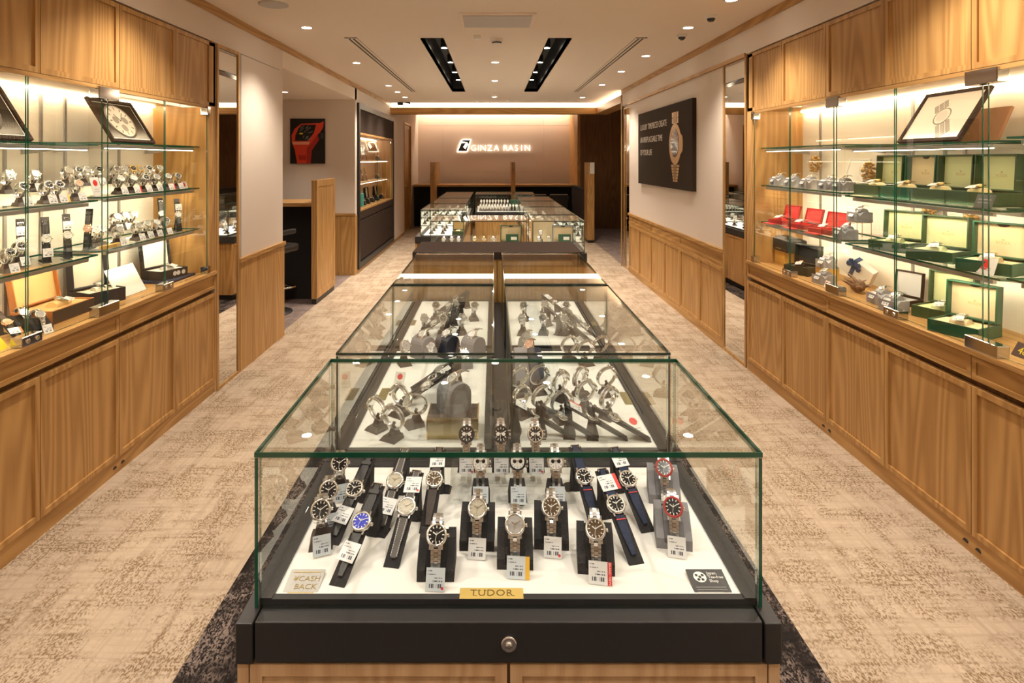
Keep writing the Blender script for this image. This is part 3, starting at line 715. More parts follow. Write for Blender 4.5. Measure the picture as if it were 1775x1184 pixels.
tag(MB().box(-0.63,-0.60,5.24,6.30,0,0.62).build('island_panel', M_WV), 'oak side panel joining the rear island showcases', 'panel')

# ================================================================== COUNTERS AND SEATS
t = thing('sales_counter', 'long oak topped counter with black front below the lit sign', 'counter', (0,13.6,0)); Mi = T(0,-13.6,0)
MB(Mi).box(-1.852,1.895,13.28,13.95,0.93,0.975).build('counter_top', M_WX, t, 0.003)
MB(Mi).box(-1.85,1.88,13.48,13.52,0,0.93).build('front_panel', M_BLACKF, t)
for q in (-1.85, 1.84): MB(Mi).box(q,q+.04,13.52,13.9,0,0.93).build('side_panel', M_BLACKF, t)
for lab, xa, y0, y1 in (('left oak divider screen standing on the rear counter', -1.335, 12.6, 13.95), ('middle oak divider screen standing on the rear counter', 0.445, 12.6, 13.95)):
    u = thing('counter_divider', lab, 'divider', (xa,(y0+y1)/2,0), 0, 'divider screens on the rear counter'); Mi = T(0,-(y0+y1)/2,0)
    MB(Mi).box(-.04,.04,y0,13.27,0,1.26).build('post_panel', M_WV, u, 0.002)
    MB(Mi).box(-.04,.04,13.27,y1,0.976,1.26).build('rear_panel', M_WV, u, 0.002)
    MB(Mi).box(-.018,.018,y0+.02,y1-.02,1.26,1.50).build('upper_screen', M_WLV, u)
    MB(Mi).box(-.04,-.02,y0,y1,1.26,1.50).box(.02,.035,y0,y1,1.26,1.50).build('screen_frame', M_WV, u)
u = thing('counter_divider', 'right end oak screen with a white upper panel', 'divider', (1.83,10.93,0), 0, 'divider screens on the rear counter'); Mi = T(-1.83,-10.93,0)
MB(Mi).box(1.756,1.886,10.75,11.12,0.05,1.29).build('post_panel', M_WV, u, 0.002)
MB(Mi).box(1.77,1.87,10.77,11.10,0,0.05).build('kick_plinth', M_BLACK, u)
MB(Mi).box(1.756,1.80,10.75,11.12,1.29,1.50).build('upper_screen', M_WV, u)
MB(Mi).box(1.80,1.886,10.75,10.77,1.29,1.50).build('white_panel', M_PAPER, u)
u = thing('counter_wing', 'black side wing of the rear counter by the passage', 'counter', (1.84,12.2,0)); Mi = T(-1.84,-12.2,0)
MB(Mi).box(1.80,1.88,11.13,13.26,0,0.94).build('wing_panel', M_BLACKF, u)
MB(Mi).box(1.79,1.89,11.13,13.26,0.94,0.96).build('wing_cap', M_BLACKF, u)
def bar_chair(label, x, y, rz, seat_z=0.62, back_h=0.42, w=0.44, group=None):
    t = thing('counter_chair', label, 'chair', (x,y,0), rz, group)
    MB().lathe([(0.21,0),(0.21,0.008),(0.04,0.022)], 28).build('base_plate', M_BLACK, t)
    MB().tube([(0,0,0.02),(0,0,seat_z-0.05)], 0.026, 12).build('column', M_CHROME, t)
    MB().tube([(0.0,-0.03,0.24),(0.13,-0.06,0.24),(0.17,-0.16,0.24),(0.0,-0.22,0.24),(-0.17,-0.16,0.24),(-0.13,-0.06,0.24),(0,-0.03,0.24)], 0.011, 8).build('footrest', M_CHROME, t)
    MB().box(-w/2,w/2,-.20,.20,seat_z-.05,seat_z+.03).build('seat', M_LEATH, t, 0.025)
    P = [(.17,seat_z),(.24,seat_z+back_h),(.28,seat_z+back_h),(.22,seat_z)]
    MB().add([(sx*w/2, yy, zz) for yy, zz in P for sx in (-1,1)], [(0,2,3,1),(2,4,5,3),(4,6,7,5),(6,0,1,7),(0,6,4,2),(1,3,5,7)]).build('backrest', M_LEATH, t, 0.012)
    MB().box(-w/2+.01,w/2-.01,.238,.282,seat_z+back_h,seat_z+back_h+.012).build('back_rim', M_ALU, t, 0.004)
    for q in (-w/2-.03, w/2-.015): MB().box(q,q+.045,-.10,.20,seat_z+.14,seat_z+.19).build('armrest', M_LEATH, t, 0.012)
for k, x in enumerate((0.95, 1.42)):
    bar_chair('black chair with low back at the %s of the two right counter places' % ['left','right'][k], x, 12.75, R(180), 0.55, 0.24, 0.40, 'chairs at the rear counter')
# alcove counter, divider and stool
t = thing('alcove_counter', 'oak topped black consultation counter in the left alcove', 'counter', (-2.7,6.5,0)); Mi = T(2.7,-6.5,0)
MB(Mi).box(-4.15,-1.955,6.20,6.80,1.045,1.085).build('counter_top', M_WX, t, 0.003)
MB(Mi).box(-4.1,-1.96,6.42,6.46,0,1.045).build('front_panel', M_BLACKF, t)
t = thing('alcove_divider', 'tall oak end screen of the alcove counter', 'divider', (-1.915,6.52,0)); Mi = T(1.915,-6.52,0)
MB(Mi).box(-1.945,-1.893,6.17,6.88,0.06,1.33).build('body', M_WV, t)
mb = MB(Mi); panel_door(mb, 'x', -1.885, 6.17, 6.88, 0.06, 1.33, 0.008, 0.07, 0.004, sgn=1); mb.build('framed_face', M_WV, t)
MB(Mi).box(-1.945,-1.895,6.18,6.87,0,0.06).build('kick_plinth', M_BLACK, t)
bar_chair('black padded bar stool with chrome footrest in the left alcove', -2.255, 5.85, R(165), 0.66, 0.24, 0.40)
# built-in black display in the left wall
t = thing('black_wall_display', 'tall black framed wall display with lit oak niche', 'display case', (XL,9.26,0)); Mi = T(-XL,-9.26,0)
y0, y1 = 7.875, 10.65
MB(Mi).box(XL,XL+.03,y0,y0+.07,0.05,2.33).box(XL,XL+.03,y1-.07,y1,0.05,2.33).box(XL,XL+.03,y0+.07,y1-.07,2.25,2.33).box(XL,XL+.03,y0+.07,y1-.07,0.05,0.13).build('outer_frame', M_BLACK, t)
for k in range(3):
    a, b = y0+.07+(y1-y0-.14)*k/3, y0+.07+(y1-y0-.14)*(k+1)/3
    MB(Mi).box(XL-.01,XL+.012,a+.002,b-.002,1.93,2.25).build('upper_panel', M_UMBER, t)
MB(Mi).box(XL-.01,XL+.010,y0+.07,y1-.07,0.72,0.83).build('drawer_panel', M_UMBER, t)
MB(Mi).box(XL-.01,XL+.014,y0+.09,y1-.09,0.15,0.70).build('lower_panel', M_UMBER, t)
MB(Mi).box(XL-.02,XL-.01,y0+.07,y1-.07,0.13,0.83).build('lower_carcass', M_BLACK, t)
NX0 = XL-.32
MB(Mi).box(NX0,XL+.012,y0+.07,y1-.07,0.83,0.86).build('niche_sill', M_WY, t)
MB(Mi).box(NX0,XL+.012,y0+.07,y1-.07,1.90,1.93).build('niche_head', M_WY, t)
for q in (y0+.07, y1-.10): MB(Mi).box(NX0,XL+.012,q,q+.03,0.86,1.90).build('niche_cheek', M_WV, t)
MB(Mi).box(NX0,NX0+.015,y0+.10,y1-.10,0.86,1.90).build('niche_back', M_WLV, t)
MB(Mi).box(NX0+.05,NX0+.065,y0+.12,y1-.12,1.888,1.90).build('led_strip', M_LEDS, t)
for z in (1.20, 1.52): MB(Mi).box(XL-.085,XL-.075,y0+.14,y1-.14,z-.006,z).build('led_strip', M_LEDS, t)
for z in (1.22, 1.54): MB(Mi).box(NX0+.015,XL-.06,y0+.12,y1-.12,z-.02,z).build('niche_shelf', M_WLV, t)
for a, b in ((y0+.10,(y0+y1)/2),((y0+y1)/2,y1-.10)):
    pane('glass_door', t, 0, XL-.004, a+.002, b-.002, 0.862, 1.888, 0.006, M=Mi)
    for yy in (a+.05, b-.05): MB(Mi).box(XL-.012,XL+.006,yy-.03,yy+.03,1.85,1.888).build('hinge', M_CHROME, t)

# ================================================================== PICTURES AND SIGNS
t = thing('wall_poster', 'large dark poster of a gold watch with white lettering', 'poster', (XR+.004,6.37,1.69)); y0, y1, z0, z1 = 5.37, 7.37, 1.255, 2.13
Fp = FACE_NX                                            # x right = -Y, y up = Z, z out = -X
MB(Fp).box(-1.0,1.0,-0.4375,0.4375,-0.008,0.03).build('board', M_POST, t)
for k, s in enumerate(('LUXURY TIMEPIECES CREATE','AN IRREPLACEABLE TIME','OF YOUR LIFE')):
    text('lettering', s, 0.098, pmat('poster_lettering', (0.80,0.76,0.70), 0.5) if k == 0 else bpy.data.materials['poster_lettering'], t, Fp @ T(-0.89, 0.255-0.155*k, 0.031), align='LEFT', sx=0.86)
pg = pmat('poster_gold', (0.62,0.40,0.20), 0.4); pgd = pmat('poster_gold_shade', (0.33,0.20,0.09), 0.4)
wx, wz = 0.50, 0.02
mb = MB(Fp @ T(wx, wz, 0.030))
for k in range(-1, 2):                                   # bracelet above and below the case
    mb.box(-0.10+0.0, 0.10, 0.21+0.06*(k+1), 0.265+0.06*(k+1), 0, 0.004, 0) if k < 1 else None
for k in range(6):
    ww2 = 0.125-0.012*k
    mb.box(-ww2, ww2, -0.235-0.03*k, -0.21-0.03*k, 0, 0.004, 0)
    mb.box(-ww2*0.45, ww2*0.45, -0.232-0.03*k, -0.213-0.03*k, 0.004, 0.007, 1)
for k in range(2): mb.box(-0.05,0.05,0.215+0.06*k,0.26+0.06*k,0.004,0.007,1)
mb.build('printed_bracelet', [pg, pgd], t)
oc = [(0.20*math.cos(R(a))*(1.0), 0.20*math.sin(R(a))) for a in range(0, 360, 10)]
MB(Fp @ T(wx, wz, 0.030)).prism([(x*0.95+(0.05 if x > .17 and abs(y) < .07 else 0), y*1.05) for x, y in oc], 0.0, 0.006).build('printed_case', pg, t)
MB(Fp @ T(wx, wz+0.01, 0.036)).prism([(x*0.65, y*0.72) for x, y in oc], 0, 0.003).build('printed_dial', M_DIALK, t)
mb = MB(Fp @ T(wx, wz+0.01, 0.0392))
for k in range(12):
    mb.cbox((0,0.108,0),(0.008,0.026,0.001), 0, RZ(30*k))
mb.cbox((0,0.03,0.0005),(0.008,0.075,0.001),0,RZ(38)); mb.cbox((0,0.04,0.0005),(0.007,0.10,0.001),0,RZ(-50))
mb.build('printed_hands', bpy.data.materials['poster_lettering'], t)
t = thing('red_watch_picture', 'black picture of a bright red watch on the alcove wall', 'picture', (-2.487,7.747,1.80)); Fp = FACE_CAM
hw, hh = 0.2325, 0.302
MB(Fp).box(-hw,hw,-hh,hh,0,0.025).build('canvas', M_PICB, t)
def pt(px, py): return ((px-164)/(864-164)*2*hw-hw, hh-(py-125)/(1035-125)*2*hh)
MB(Fp).prism([pt(*q) for q in [(310,1030),(255,740),(200,610),(195,460),(260,330),(390,230),(700,215),(770,215),(845,175),(830,300),(760,420),(740,560),(600,770),(575,1030)]][::-1], 0.025, 0.027).build('printed_case', M_POSTR, t)
MB(Fp).prism([pt(*q) for q in [(575,640),(740,420),(745,560),(600,770),(575,1030),(500,1030),(500,720)]][::-1], 0.027, 0.0285).build('printed_case_side', M_POSTR2, t)
MB(Fp).prism([pt(*q) for q in [(265,575),(275,460),(330,330),(400,250),(690,250),(640,420),(520,578)]][::-1], 0.027, 0.029).build('printed_dial', M_PICB, t)
mb = MB(Fp)
random.seed(3)
for k in range(16):
    a = pt(random.uniform(330,600), random.uniform(290,540)); mb.cbox((0,0,0),(random.uniform(.02,.06),.005,.001),0,T(a[0],a[1],.0293) @ RZ(random.uniform(10,70)))
mb.build('printed_movement', M_PICG, t)
MB(Fp @ T(*pt(785,470),0.027)).lathe([(0.04,0),(0.04,0.003),(0.0,0.003)], 20).build('printed_crown', M_INK, t)
MB(Fp).prism([pt(*q) for q in [(325,860),(495,870),(490,960),(350,960)]][::-1], 0.027, 0.0285).build('printed_strap_slot', M_POSTR2, t)
MB(Fp).prism([pt(*q) for q in [(205,600),(560,590),(545,650),(230,650)]][::-1], 0.027, 0.0288).build('printed_highlight', pmat('poster_pink', (0.85,0.38,0.24), 0.4), t)
MB(Fp).cbox((0,0,0),(.045,.02,.001),0,T(*pt(390,428),.0295)).build('printed_yellow_mark', M_YELL, t)
# lit sign on the rear wall
t = thing('shop_sign', 'halo-lit metal logo and letters reading GINZA RASIN', 'sign', (0,YB-.018,1.85)); ys_ = YB-.018
def sgn_pt(px, py): return ((px-VX)*ys_/1000, H_EYE+(VY-py)*ys_/1000-1.85)
lw = thing; 
for ch, px0 in zip('GINZARASIN', (821,829.5,837.5,849,860.5,876,885.5,895,904,914)):
    x, z = sgn_pt(px0, 257)
    text('letter', ch, 0.215, M_SIGN, t, T(x, -0.035, z) @ FACE_CAM, extrude=0.008, offset=-0.005)
Fp = T(0,-0.035,0) @ FACE_CAM
def logo(*q): return [sgn_pt(*p) for p in q][::-1]
MB(Fp).prism(logo((794,262),(800,248),(808,248),(803,255),(811,262)), 0, 0.02).build('logo_piece', M_BLACK, t)
MB(Fp).prism(logo((800,245),(803,243),(815,243),(809,262),(807,258),(812,250),(810,247)), 0, 0.02).build('logo_piece', M_BLACK, t)
MB(Fp).prism(logo((792,263.5),(799,244),(803,241.5),(817,241.5),(810,263.5)), -0.006, -0.003).build('logo_backlight', M_SIGN, t)

# ================================================================== WATCH LIBRARY
def set_uv(me, M, w, h):
    uv = me.uv_layers.new(name='UVMap'); Mi = M.inverted()
    for lp in me.loops:
        p = Mi @ me.vertices[lp.vertex_index].co
        uv.data[lp.index].uv = (p.x/w+0.5, p.y/h+0.5)
_cache = {}
TW, TH = 0.037, 0.038
def tag_mesh(M, blue=False):
    key = ('tag', tuple(round(v, 4) for r in M for v in r), blue)
    if key not in _cache:
        mb = MB(M).box(-TW/2,TW/2,-TH/2,TH/2,0,0.0008)
        me = mb.mesh('price_tag', M_TAGB if blue else M_TAG); set_uv(me, M, TW, TH); _cache[key] = me
    return _cache[key]
def resample(path, step):
    out, acc = [], 0.0
    P = [Vector((0,a,b)) for a, b in path]
    for a, b in zip(P, P[1:]):
        L = (b-a).length; d = step-acc if acc else 0.0
        while d < L:
            out.append((a + (b-a)*(d/L), (b-a).normalized())); d += step
        acc = L-(d-step)
    return out
def obox(mb, c, t, x0, x1, hl, th, m):
    n = Vector((1,0,0)).cross(t)
    Mx = Matrix(((1,0,0,c.x),(0,t.y,n.y,c.y),(0,t.z,n.z,c.z),(0,0,0,1)))
    mb.box(x0, x1, -hl, hl, -th/2, th/2, m, Mx)
def bracelet(mb, paths, w0=0.0195, w1=0.0155):
    for path in paths:
        pts = resample(path, 0.0066)
        for i, (c, t) in enumerate(pts):
            w = w0+(w1-w0)*i/max(1, len(pts)-1)
            obox(mb, c, t, -w/2, -w*0.21, 0.0029, 0.0032, 0); obox(mb, c, t, w*0.21, w/2, 0.0029, 0.0032, 0)
            obox(mb, c + t*0.0033, t, -w*0.19, w*0.19, 0.0029, 0.0038, 1)
def ribbon(mb, path, w0, w1, th, m=0, stitch=None):
    P = [Vector((0,a,b)) for a, b in path]; vs = []; n = len(P)
    for i, p in enumerate(P):
        t = (P[min(i+1,n-1)]-P[max(i-1,0)]).normalized(); nn = Vector((1,0,0)).cross(t)
        if nn.z < 0 and abs(nn.z) > 0.3 and False: nn = -nn
        w = w0+(w1-w0)*i/(n-1)
        if i == n-1: w *= 0.55
        for sx, sn in ((-1,1),(1,1),(1,-1),(-1,-1)):
            q = p + nn*(sn*th/2); vs.append((sx*w/2, q.y, q.z))
    fs = [(0,1,2,3), tuple(range(4*n-1, 4*n-5, -1))]
    for i in range(n-1):
        for k in range(4):
            a, b = 4*i+k, 4*i+(k+1)%4; fs.append((a, a+4, b+4, b))
    mb.add(vs, fs, m)
    if stitch is not None:
        pts = resample(path, 0.0045)[1:-1]
        for i, (c, t) in enumerate(pts):
            nn = Vector((1,0,0)).cross(t)
            w = (w0+(w1-w0)*i/len(pts))*0.5-0.0025
            for sx in (-1,1):
                for sn in (-1,1):
                    obox(mb, c + nn*(sn*th/2) + Vector((sx*w,0,0)), t, -0.0005, 0.0005, 0.0015, 0.0006, stitch)
def arc_path(y, z, ang0, ang1, r, n=10, lead=0.0, tail=0.0, sgn=1):
    """path in the head plane starting at (y,z) with heading ang0 (deg, 0 = along sgn*y, negative = downwards)"""
    pts = [(y, z)]
    if lead: y += sgn*lead*math.cos(R(ang0)); z += lead*math.sin(R(ang0)); pts.append((y, z))
    L = r*abs(R(ang1-ang0))
    for k in range(n):
        a = ang0+(ang1-ang0)*(k+0.5)/n
        y += sgn*L/n*math.cos(R(a)); z += L/n*math.sin(R(a)); pts.append((y, z))
    if tail: y += sgn*tail*math.cos(R(ang1)); z += tail*math.sin(R(ang1)); pts.append((y, z))
    return pts
# posture: head height, head forward offset, dial tilt (0 = flat, 90 = facing the viewer)
POST = {'ring': (0.082,-0.018,58), 'ramp': (0.060,0.0,27), 'tall': (0.105,0.0,76), 'pillow': (0.074,-0.012,48), 'drop': (0.088,-0.004,58), 'cuff': (0.052,0.0,40), 'dome': (0.094,-0.004,38), 'lay': (0.012,0.0,8)}
BASE_M = {'steel': (M_BRUSH, M_STEEL), 'gold': (M_GOLD, M_GOLD), 'rose': (M_ROSE, M_ROSE), 'twotone': (M_BRUSH, M_GOLD)}
def watch_parts(post, dial, strap='steel', metal='steel', bezel=None, chrono=False, size=1.0):
    key = ('w', post, dial.name, strap, metal, bezel and bezel.name, chrono, size)
    if key in _cache: return _cache[key]
    zh, yh, th = POST[post]
    Mh = T(0, yh, zh) @ RX(th) @ Matrix.Scale(size, 4)
    m0, m1 = BASE_M[metal]
    out = []
    mb = MB(Mh).lathe([(0.0165,-0.004),(0.0192,-0.002),(0.0200,0.002),(0.0196,0.0045),(0.0180,0.0050)], 26)
    for sx in (-1,1):
        for sy in (-1,1): mb.box(*sorted((sx*0.0095,sx*0.0128)), *sorted((sy*0.014,sy*0.0232)), -0.004, 0.0030)
    out.append(('case', mb.mesh('case', m1), []))
    mb = MB(Mh @ T(0.0196,0,0.0005) @ RY(90)).lathe([(0.0030,0),(0.0034,0.001),(0.0034,0.0038),(0.0026,0.0045),(0.0,0.0045)], 10)
    if chrono:
        for dy in (-0.0085, 0.0085): mb.lathe([(0.0016,-0.002),(0.0016,0.002),(0.0024,0.002),(0.0024,0.0042),(0.0,0.0042)], 8, 0, T(0,dy,0))
    out.append(('crown', mb.mesh('crown', m1), []))
    out.append(('bezel', MB(Mh).lathe([(0.0196,0.0045),(0.0194,0.0064),(0.0158,0.0074),(0.0154,0.0058)], 28, cap=False).mesh('bezel', bezel or m1), []))
    dmb = MB(Mh).disc(0.0156, 0.0060, 28)
    dark = dial in (M_DIALK, M_DIALB, M_DIALN)
    im = M_DIALW if dark else M_INKG
    sub = []
    mb = MB(Mh @ T(0,0,0.0063))
    for k in range(12):
        if chrono and k in (3, 9): continue
        mb.cbox((0,0.0128,0),(0.0017,0.0034 if k % 3 else 0.0042,0.0005),0,RZ(30*k))
    sub.append(('hour_markers', mb.mesh('hour_markers', im)))
    mb = MB(Mh @ T(0,0,0.0068)); mb.cbox((0,0.0035,0),(0.0018,0.0085,0.0003),0,RZ(58)); mb.cbox((0,0.005,0.0004),(0.0013,0.0120,0.0003),0,RZ(-58)); mb.cbox((0,0.003,0.0008),(0.0006,0.016,0.0002),0,RZ(170))
    sub.append(('hands', mb.mesh('hands', im if dark else M_STEEL)))
    if chrono:
        cm = M_DIALW if dark else M_DIALK
        for sx in (-1,1): sub.append(('subdial', MB(Mh).disc(0.0042, 0.0064, 16, 0, T(sx*0.0068,0,0)).mesh('subdial', cm)))
    out.append(('dial', dmb.mesh('dial', dial), sub))
    lo = hi = None
    if post == 'ring':
        A, B = 0.0285, 0.036; zc = -0.030
        pa = [(A*math.sin(R(a)), zc+B*math.cos(R(a))) for a in range(46, 316, 6)]
        paths = [pa]
    elif post in ('pillow',):
        paths = [arc_path(-0.021,-0.0005,-8,-40,0.06,8,0,0.030,-1), arc_path(0.021,-0.0005,-15,-130,0.024,10,0,0.0,1)]
    elif post == 'drop':
        paths = [arc_path(-0.021,-0.0005,-5,-30,0.06,6,0,0.034,-1), arc_path(0.021,-0.0005,-15,-150,0.022,10,0,0.0,1)]
    elif post == 'dome':
        paths = [arc_path(-0.021,-0.0005,-10,-50,0.045,8,0,0.02,-1), arc_path(0.021,-0.0005,-10,-70,0.040,8,0,0.0,1)]
    elif post == 'cuff':
        paths = [arc_path(-0.021,-0.0005,-12,-75,0.030,8,0,0.0,-1), arc_path(0.021,-0.0005,-12,-85,0.030,8,0,0.0,1)]
    elif post == 'lay':
        paths = [arc_path(-0.021,-0.0005,-6,-10,0.03,3,0,0.03,-1), arc_path(0.021,-0.0005,-6,-10,0.03,3,0,0.03,1)]
    else:
        paths = [[(-0.021,-0.0005),(-0.05,-0.0015),(-0.098,-0.0015)], [(0.021,-0.0005),(0.05,-0.0015),(0.084,-0.0015)]]
    if strap == 'steel':
        mb = MB(Mh); bracelet(mb, paths); out.append(('bracelet', mb.mesh('bracelet', [m0, m1]), []))
    else:
        sm, st = {'black': (M_LEATH, None), 'grey': (M_GLEATH, M_STITCH), 'navy': (M_NAVY, M_REDP), 'brown': (M_BROWN, None)}[strap]
        mb = MB(Mh)
        for i, pa in enumerate(paths): ribbon(mb, pa, 0.0195, 0.0165, 0.0034, 0, 1 if strap == 'grey' else None)
        if strap == 'navy':
            mb.cbox((0,-0.030,0.0008),(0.0202,0.0016,0.0030),1); 
        if post in ('ramp','tall'):
            mb.box(-0.011,0.011,0.060,0.068,-0.0045,0.0022,0)
            mb.box(-0.0105,0.0105,0.082,0.0835,-0.003,0.002,2); mb.box(-0.0105,-0.009,0.075,0.083,-0.003,0.002,2); mb.box(0.009,0.0105,0.075,0.083,-0.003,0.002,2)
        out.append(('strap', mb.mesh('strap', [sm, st or sm, M_STEEL]), []))
    _cache[key] = out
    return out
# where the tag sits for each posture (local frame of the watch)
TAGM = {'ring': T(0.004,-0.042,0.021) @ RZ(8) @ RX(68), 'pillow': T(0.002,-0.0585,0.0185) @ RZ(-3) @ RX(62), 'drop': T(0.001,-0.032,0.0212) @ RX(68),
        'ramp': T(0,-0.0555,0.0345) @ RX(27) @ RZ(-6), 'ramp_up': T(0,0.046,0.0855) @ RX(27) @ RZ(4), 'tall_up': T(0.002,0.001,0.151) @ RX(78), 'tall_down': T(0.003,-0.024,0.046) @ RX(76),
        'cuff': T(0.0,-0.050,0.020) @ RX(60), 'lay': T(0.01,-0.040,0.010) @ RX(20) @ RZ(20)}
def watch(label, loc, rz, post, dial, strap='steel', metal='steel', bezel=None, chrono=False, tagpos=None, side=None, dot=False, blue=False, group=None, size=1.0):
    t = thing('wristwatch', label, 'watch', loc, rz, group)
    for nm, me, subs in watch_parts(post, dial, strap, metal, bezel, chrono, size):
        o = inst(nm, me, t)
        for sn, sme in subs: inst(sn, sme, o)
    if tagpos:
        Mt = TAGM[tagpos]
        g = inst('price_tag', tag_mesh(Mt, blue), t)
        if side:
            k = ('strip', tagpos, side.name)
            if k not in _cache: _cache[k] = MB(Mt).box(TW/2,TW/2+0.0085,-TH/2,TH/2,0,0.0007).mesh('tag_strip', side)
            inst('tag_strip', _cache[k], g)
            if side is M_REDP and tagpos == 'pillow':
                inst('tag_lettering', text_mesh('BRAND NEW', 0.0062, M_PAPER, 0.0001), g, Mt @ T(TW/2+0.0042,0,0.0009) @ RZ(-90))
        if dot:
            k = ('dot', tagpos)
            if k not in _cache: _cache[k] = MB(Mt).disc(0.0026, 0.0011, 12, 0, T(TW*0.38,-TH*0.36,0)).mesh('tag_dot', M_REDP)
            inst('tag_dot', _cache[k], g)
    return t
def stand_parts(kind, mat):
    key = ('s', kind, mat.name)
    if key in _cache: return _cache[key]
    out = []
    if kind == 'ring':
        out.append(('base', MB().taper(0.050,0.056,0.040,0.040,0,0.016,0,None,(0,0.006)).mesh('base', mat)))
        out.append(('neck', MB().taper(0.030,0.026,0.020,0.014,0.016,0.036,0,T(0,0.010,0)).mesh('neck', mat)))
        out.append(('clip', MB().tube([(0,0.012,0.033),(0,0.006,0.044),(0,0.010,0.052)], 0.005, 6).mesh('clip', mat)))
    elif kind == 'ramp':
        zh, yh, th = POST['ramp']
        out.append(('board', MB(T(0,0,zh) @ RX(th)).box(-0.0165,0.0165,-0.122,0.088,-0.0075,-0.0045).mesh('board', mat)))
        out.append(('leg', MB().prism([(-0.012,0),(0.028,0),(0.020,0.040),(0.022,0.086),(0.000,0.074),(-0.002,0.040)], -0.012, 0.012, 0, T(0,0.058,0) @ RZ(90) @ RX(90)).mesh('leg', mat)))
        out.append(('foot', MB().taper(0.062,0.036,0.044,0.030,0,0.006,0,T(0,0.066,0)).mesh('foot', mat)))
    elif kind == 'tall':
        zh, yh, th = POST['tall']
        out.append(('board', MB(T(0,0,zh) @ RX(th)).box(-0.0155,0.0155,-0.100,0.100,-0.0080,-0.0045).mesh('board', mat)))
        out.append(('foot', MB().box(-0.016,0.016,-0.030,0.075,0,0.005).mesh('foot', mat)))
        out.append(('strut', MB().tube([(0,0.024,0.12),(0,0.065,0.005)], 0.004, 6).mesh('strut', mat)))
    elif kind == 'pillow':
        mb = MB()
        prof = [(-0.040,0),(0.034,0),(0.034,0.062),(0.006,0.058),(-0.018,0.040),(-0.040,0.022)]
        fr = T(0,0,0) @ RZ(90) @ RX(90)
        out.append(('wing', MB().prism(prof, -0.037, -0.021, 0, fr).mesh('wing', mat)))
        out.append(('wing', MB().prism(prof, 0.021, 0.037, 0, fr).mesh('wing', mat)))
        out.append(('back', MB().box(-0.021,0.021,0.026,0.034,0,0.058).box(-0.021,0.021,-0.040,0.026,0,0.010).mesh('back', mat)))
        cu = [(0.022,0.012),(0.024,0.045),(0.014,0.061),(-0.002,0.064),(-0.020,0.050),(-0.034,0.020),(-0.034,0.010),(0.022,0.010)]
        out.append(('cushion', MB().prism(cu[::-1], -0.0205, 0.0205, 0, fr).mesh('cushion', mat)))
    elif kind == 'drop':
        out.append(('base', MB().taper(0.046,0.052,0.036,0.034,0,0.034,0,None,(0,0.004)).mesh('base', mat)))
        out.append(('neck', MB().tube([(0,0.008,0.030),(0,0.012,0.055),(0,0.004,0.078)], [0.012,0.008,0.010], 8).mesh('neck', mat)))
    elif kind == 'cuff':
        cu = [(0.030*math.cos(R(a)), 0.046*math.sin(R(a))) for a in range(0, 181, 18)]
        out.append(('cushion', MB().prism([(y, z+0.0) for y, z in cu], -0.027, 0.027, 0, RZ(90) @ RX(90)).mesh('cushion', mat)))
    elif kind == 'dome':
        cu = [(0.040,0),(0.040,0.050)]+[(0.040*math.cos(R(a)), 0.050+0.038*math.sin(R(a))) for a in range(18, 163, 18)]+[(-0.040,0.050),(-0.040,0)]
        out.append(('cushion', MB().prism(cu, -0.036, 0.036, 0, RZ(90) @ RX(90)).mesh('cushion', mat)))
    elif kind == 'holder':                # small suede block with a rounded roll on top
        out.append(('block', MB().prism([(-0.046,0),(0.046,0),(0.046,0.054),(-0.006,0.054),(-0.028,0.034),(-0.046,0.054)], -0.045, 0.045, 0, RZ(90) @ RX(90)).mesh('block', mat)))
        out.append(('roll', MB().prism([(0.024*math.cos(R(a))+0.010, 0.054+0.022*math.sin(R(a))) for a in range(0, 181, 20)], -0.028, 0.028, 0, RZ(90) @ RX(90)).mesh('roll', mat)))
    _cache[key] = out
    return out
def stand(label, loc, rz, kind, mat, group=None, name='watch_stand', cat='stand'):
    t = thing(name, label, cat, loc, rz, group)
    for nm, me in stand_parts(kind, mat): inst(nm, me, t)
    return t
SUP = {'ring': 'ring', 'ramp': 'ramp', 'tall': 'tall', 'pillow': 'pillow', 'drop': 'drop', 'cuff': 'cuff', 'dome': 'dome'}
def wset(desc, loc, rz, post, dial, smat=M_BROWN, swhat=None, group=None, skind=None, **k):
    """a watch and the stand it sits on, as two things; desc singles the watch out"""
    w_ = watch(desc, loc, rz, post, dial, group=group, **k)
    stand('%s %s' % (swhat or 'stand under the', desc), loc, rz, skind or SUP[post], smat, (group+' stands') if group else None)
    return w_
FACE_L, FACE_R = R(90), R(-90)           # yaw for things in the left / right wall cabinets
def on_left(px, d, z): X = XL-d; return (X, X*1000/(px-VX), z)
def on_right(px, d, z): X = XR+d; return (X, X*1000/(px-VX), z)
def deck(px, py, h, z=Z_DECK): Y = (H_EYE-z-h)*1000/(py-VY); return ((px-VX)*Y/1000, Y, z)
def head_at(px, py, post, z=Z_DECK):
    """base position so that the dial centre of a watch of this posture lands on the pixel"""
    zh, yh, th = POST[post]; x, y, zz = deck(px, py, zh, z); return (x, y-yh, zz)

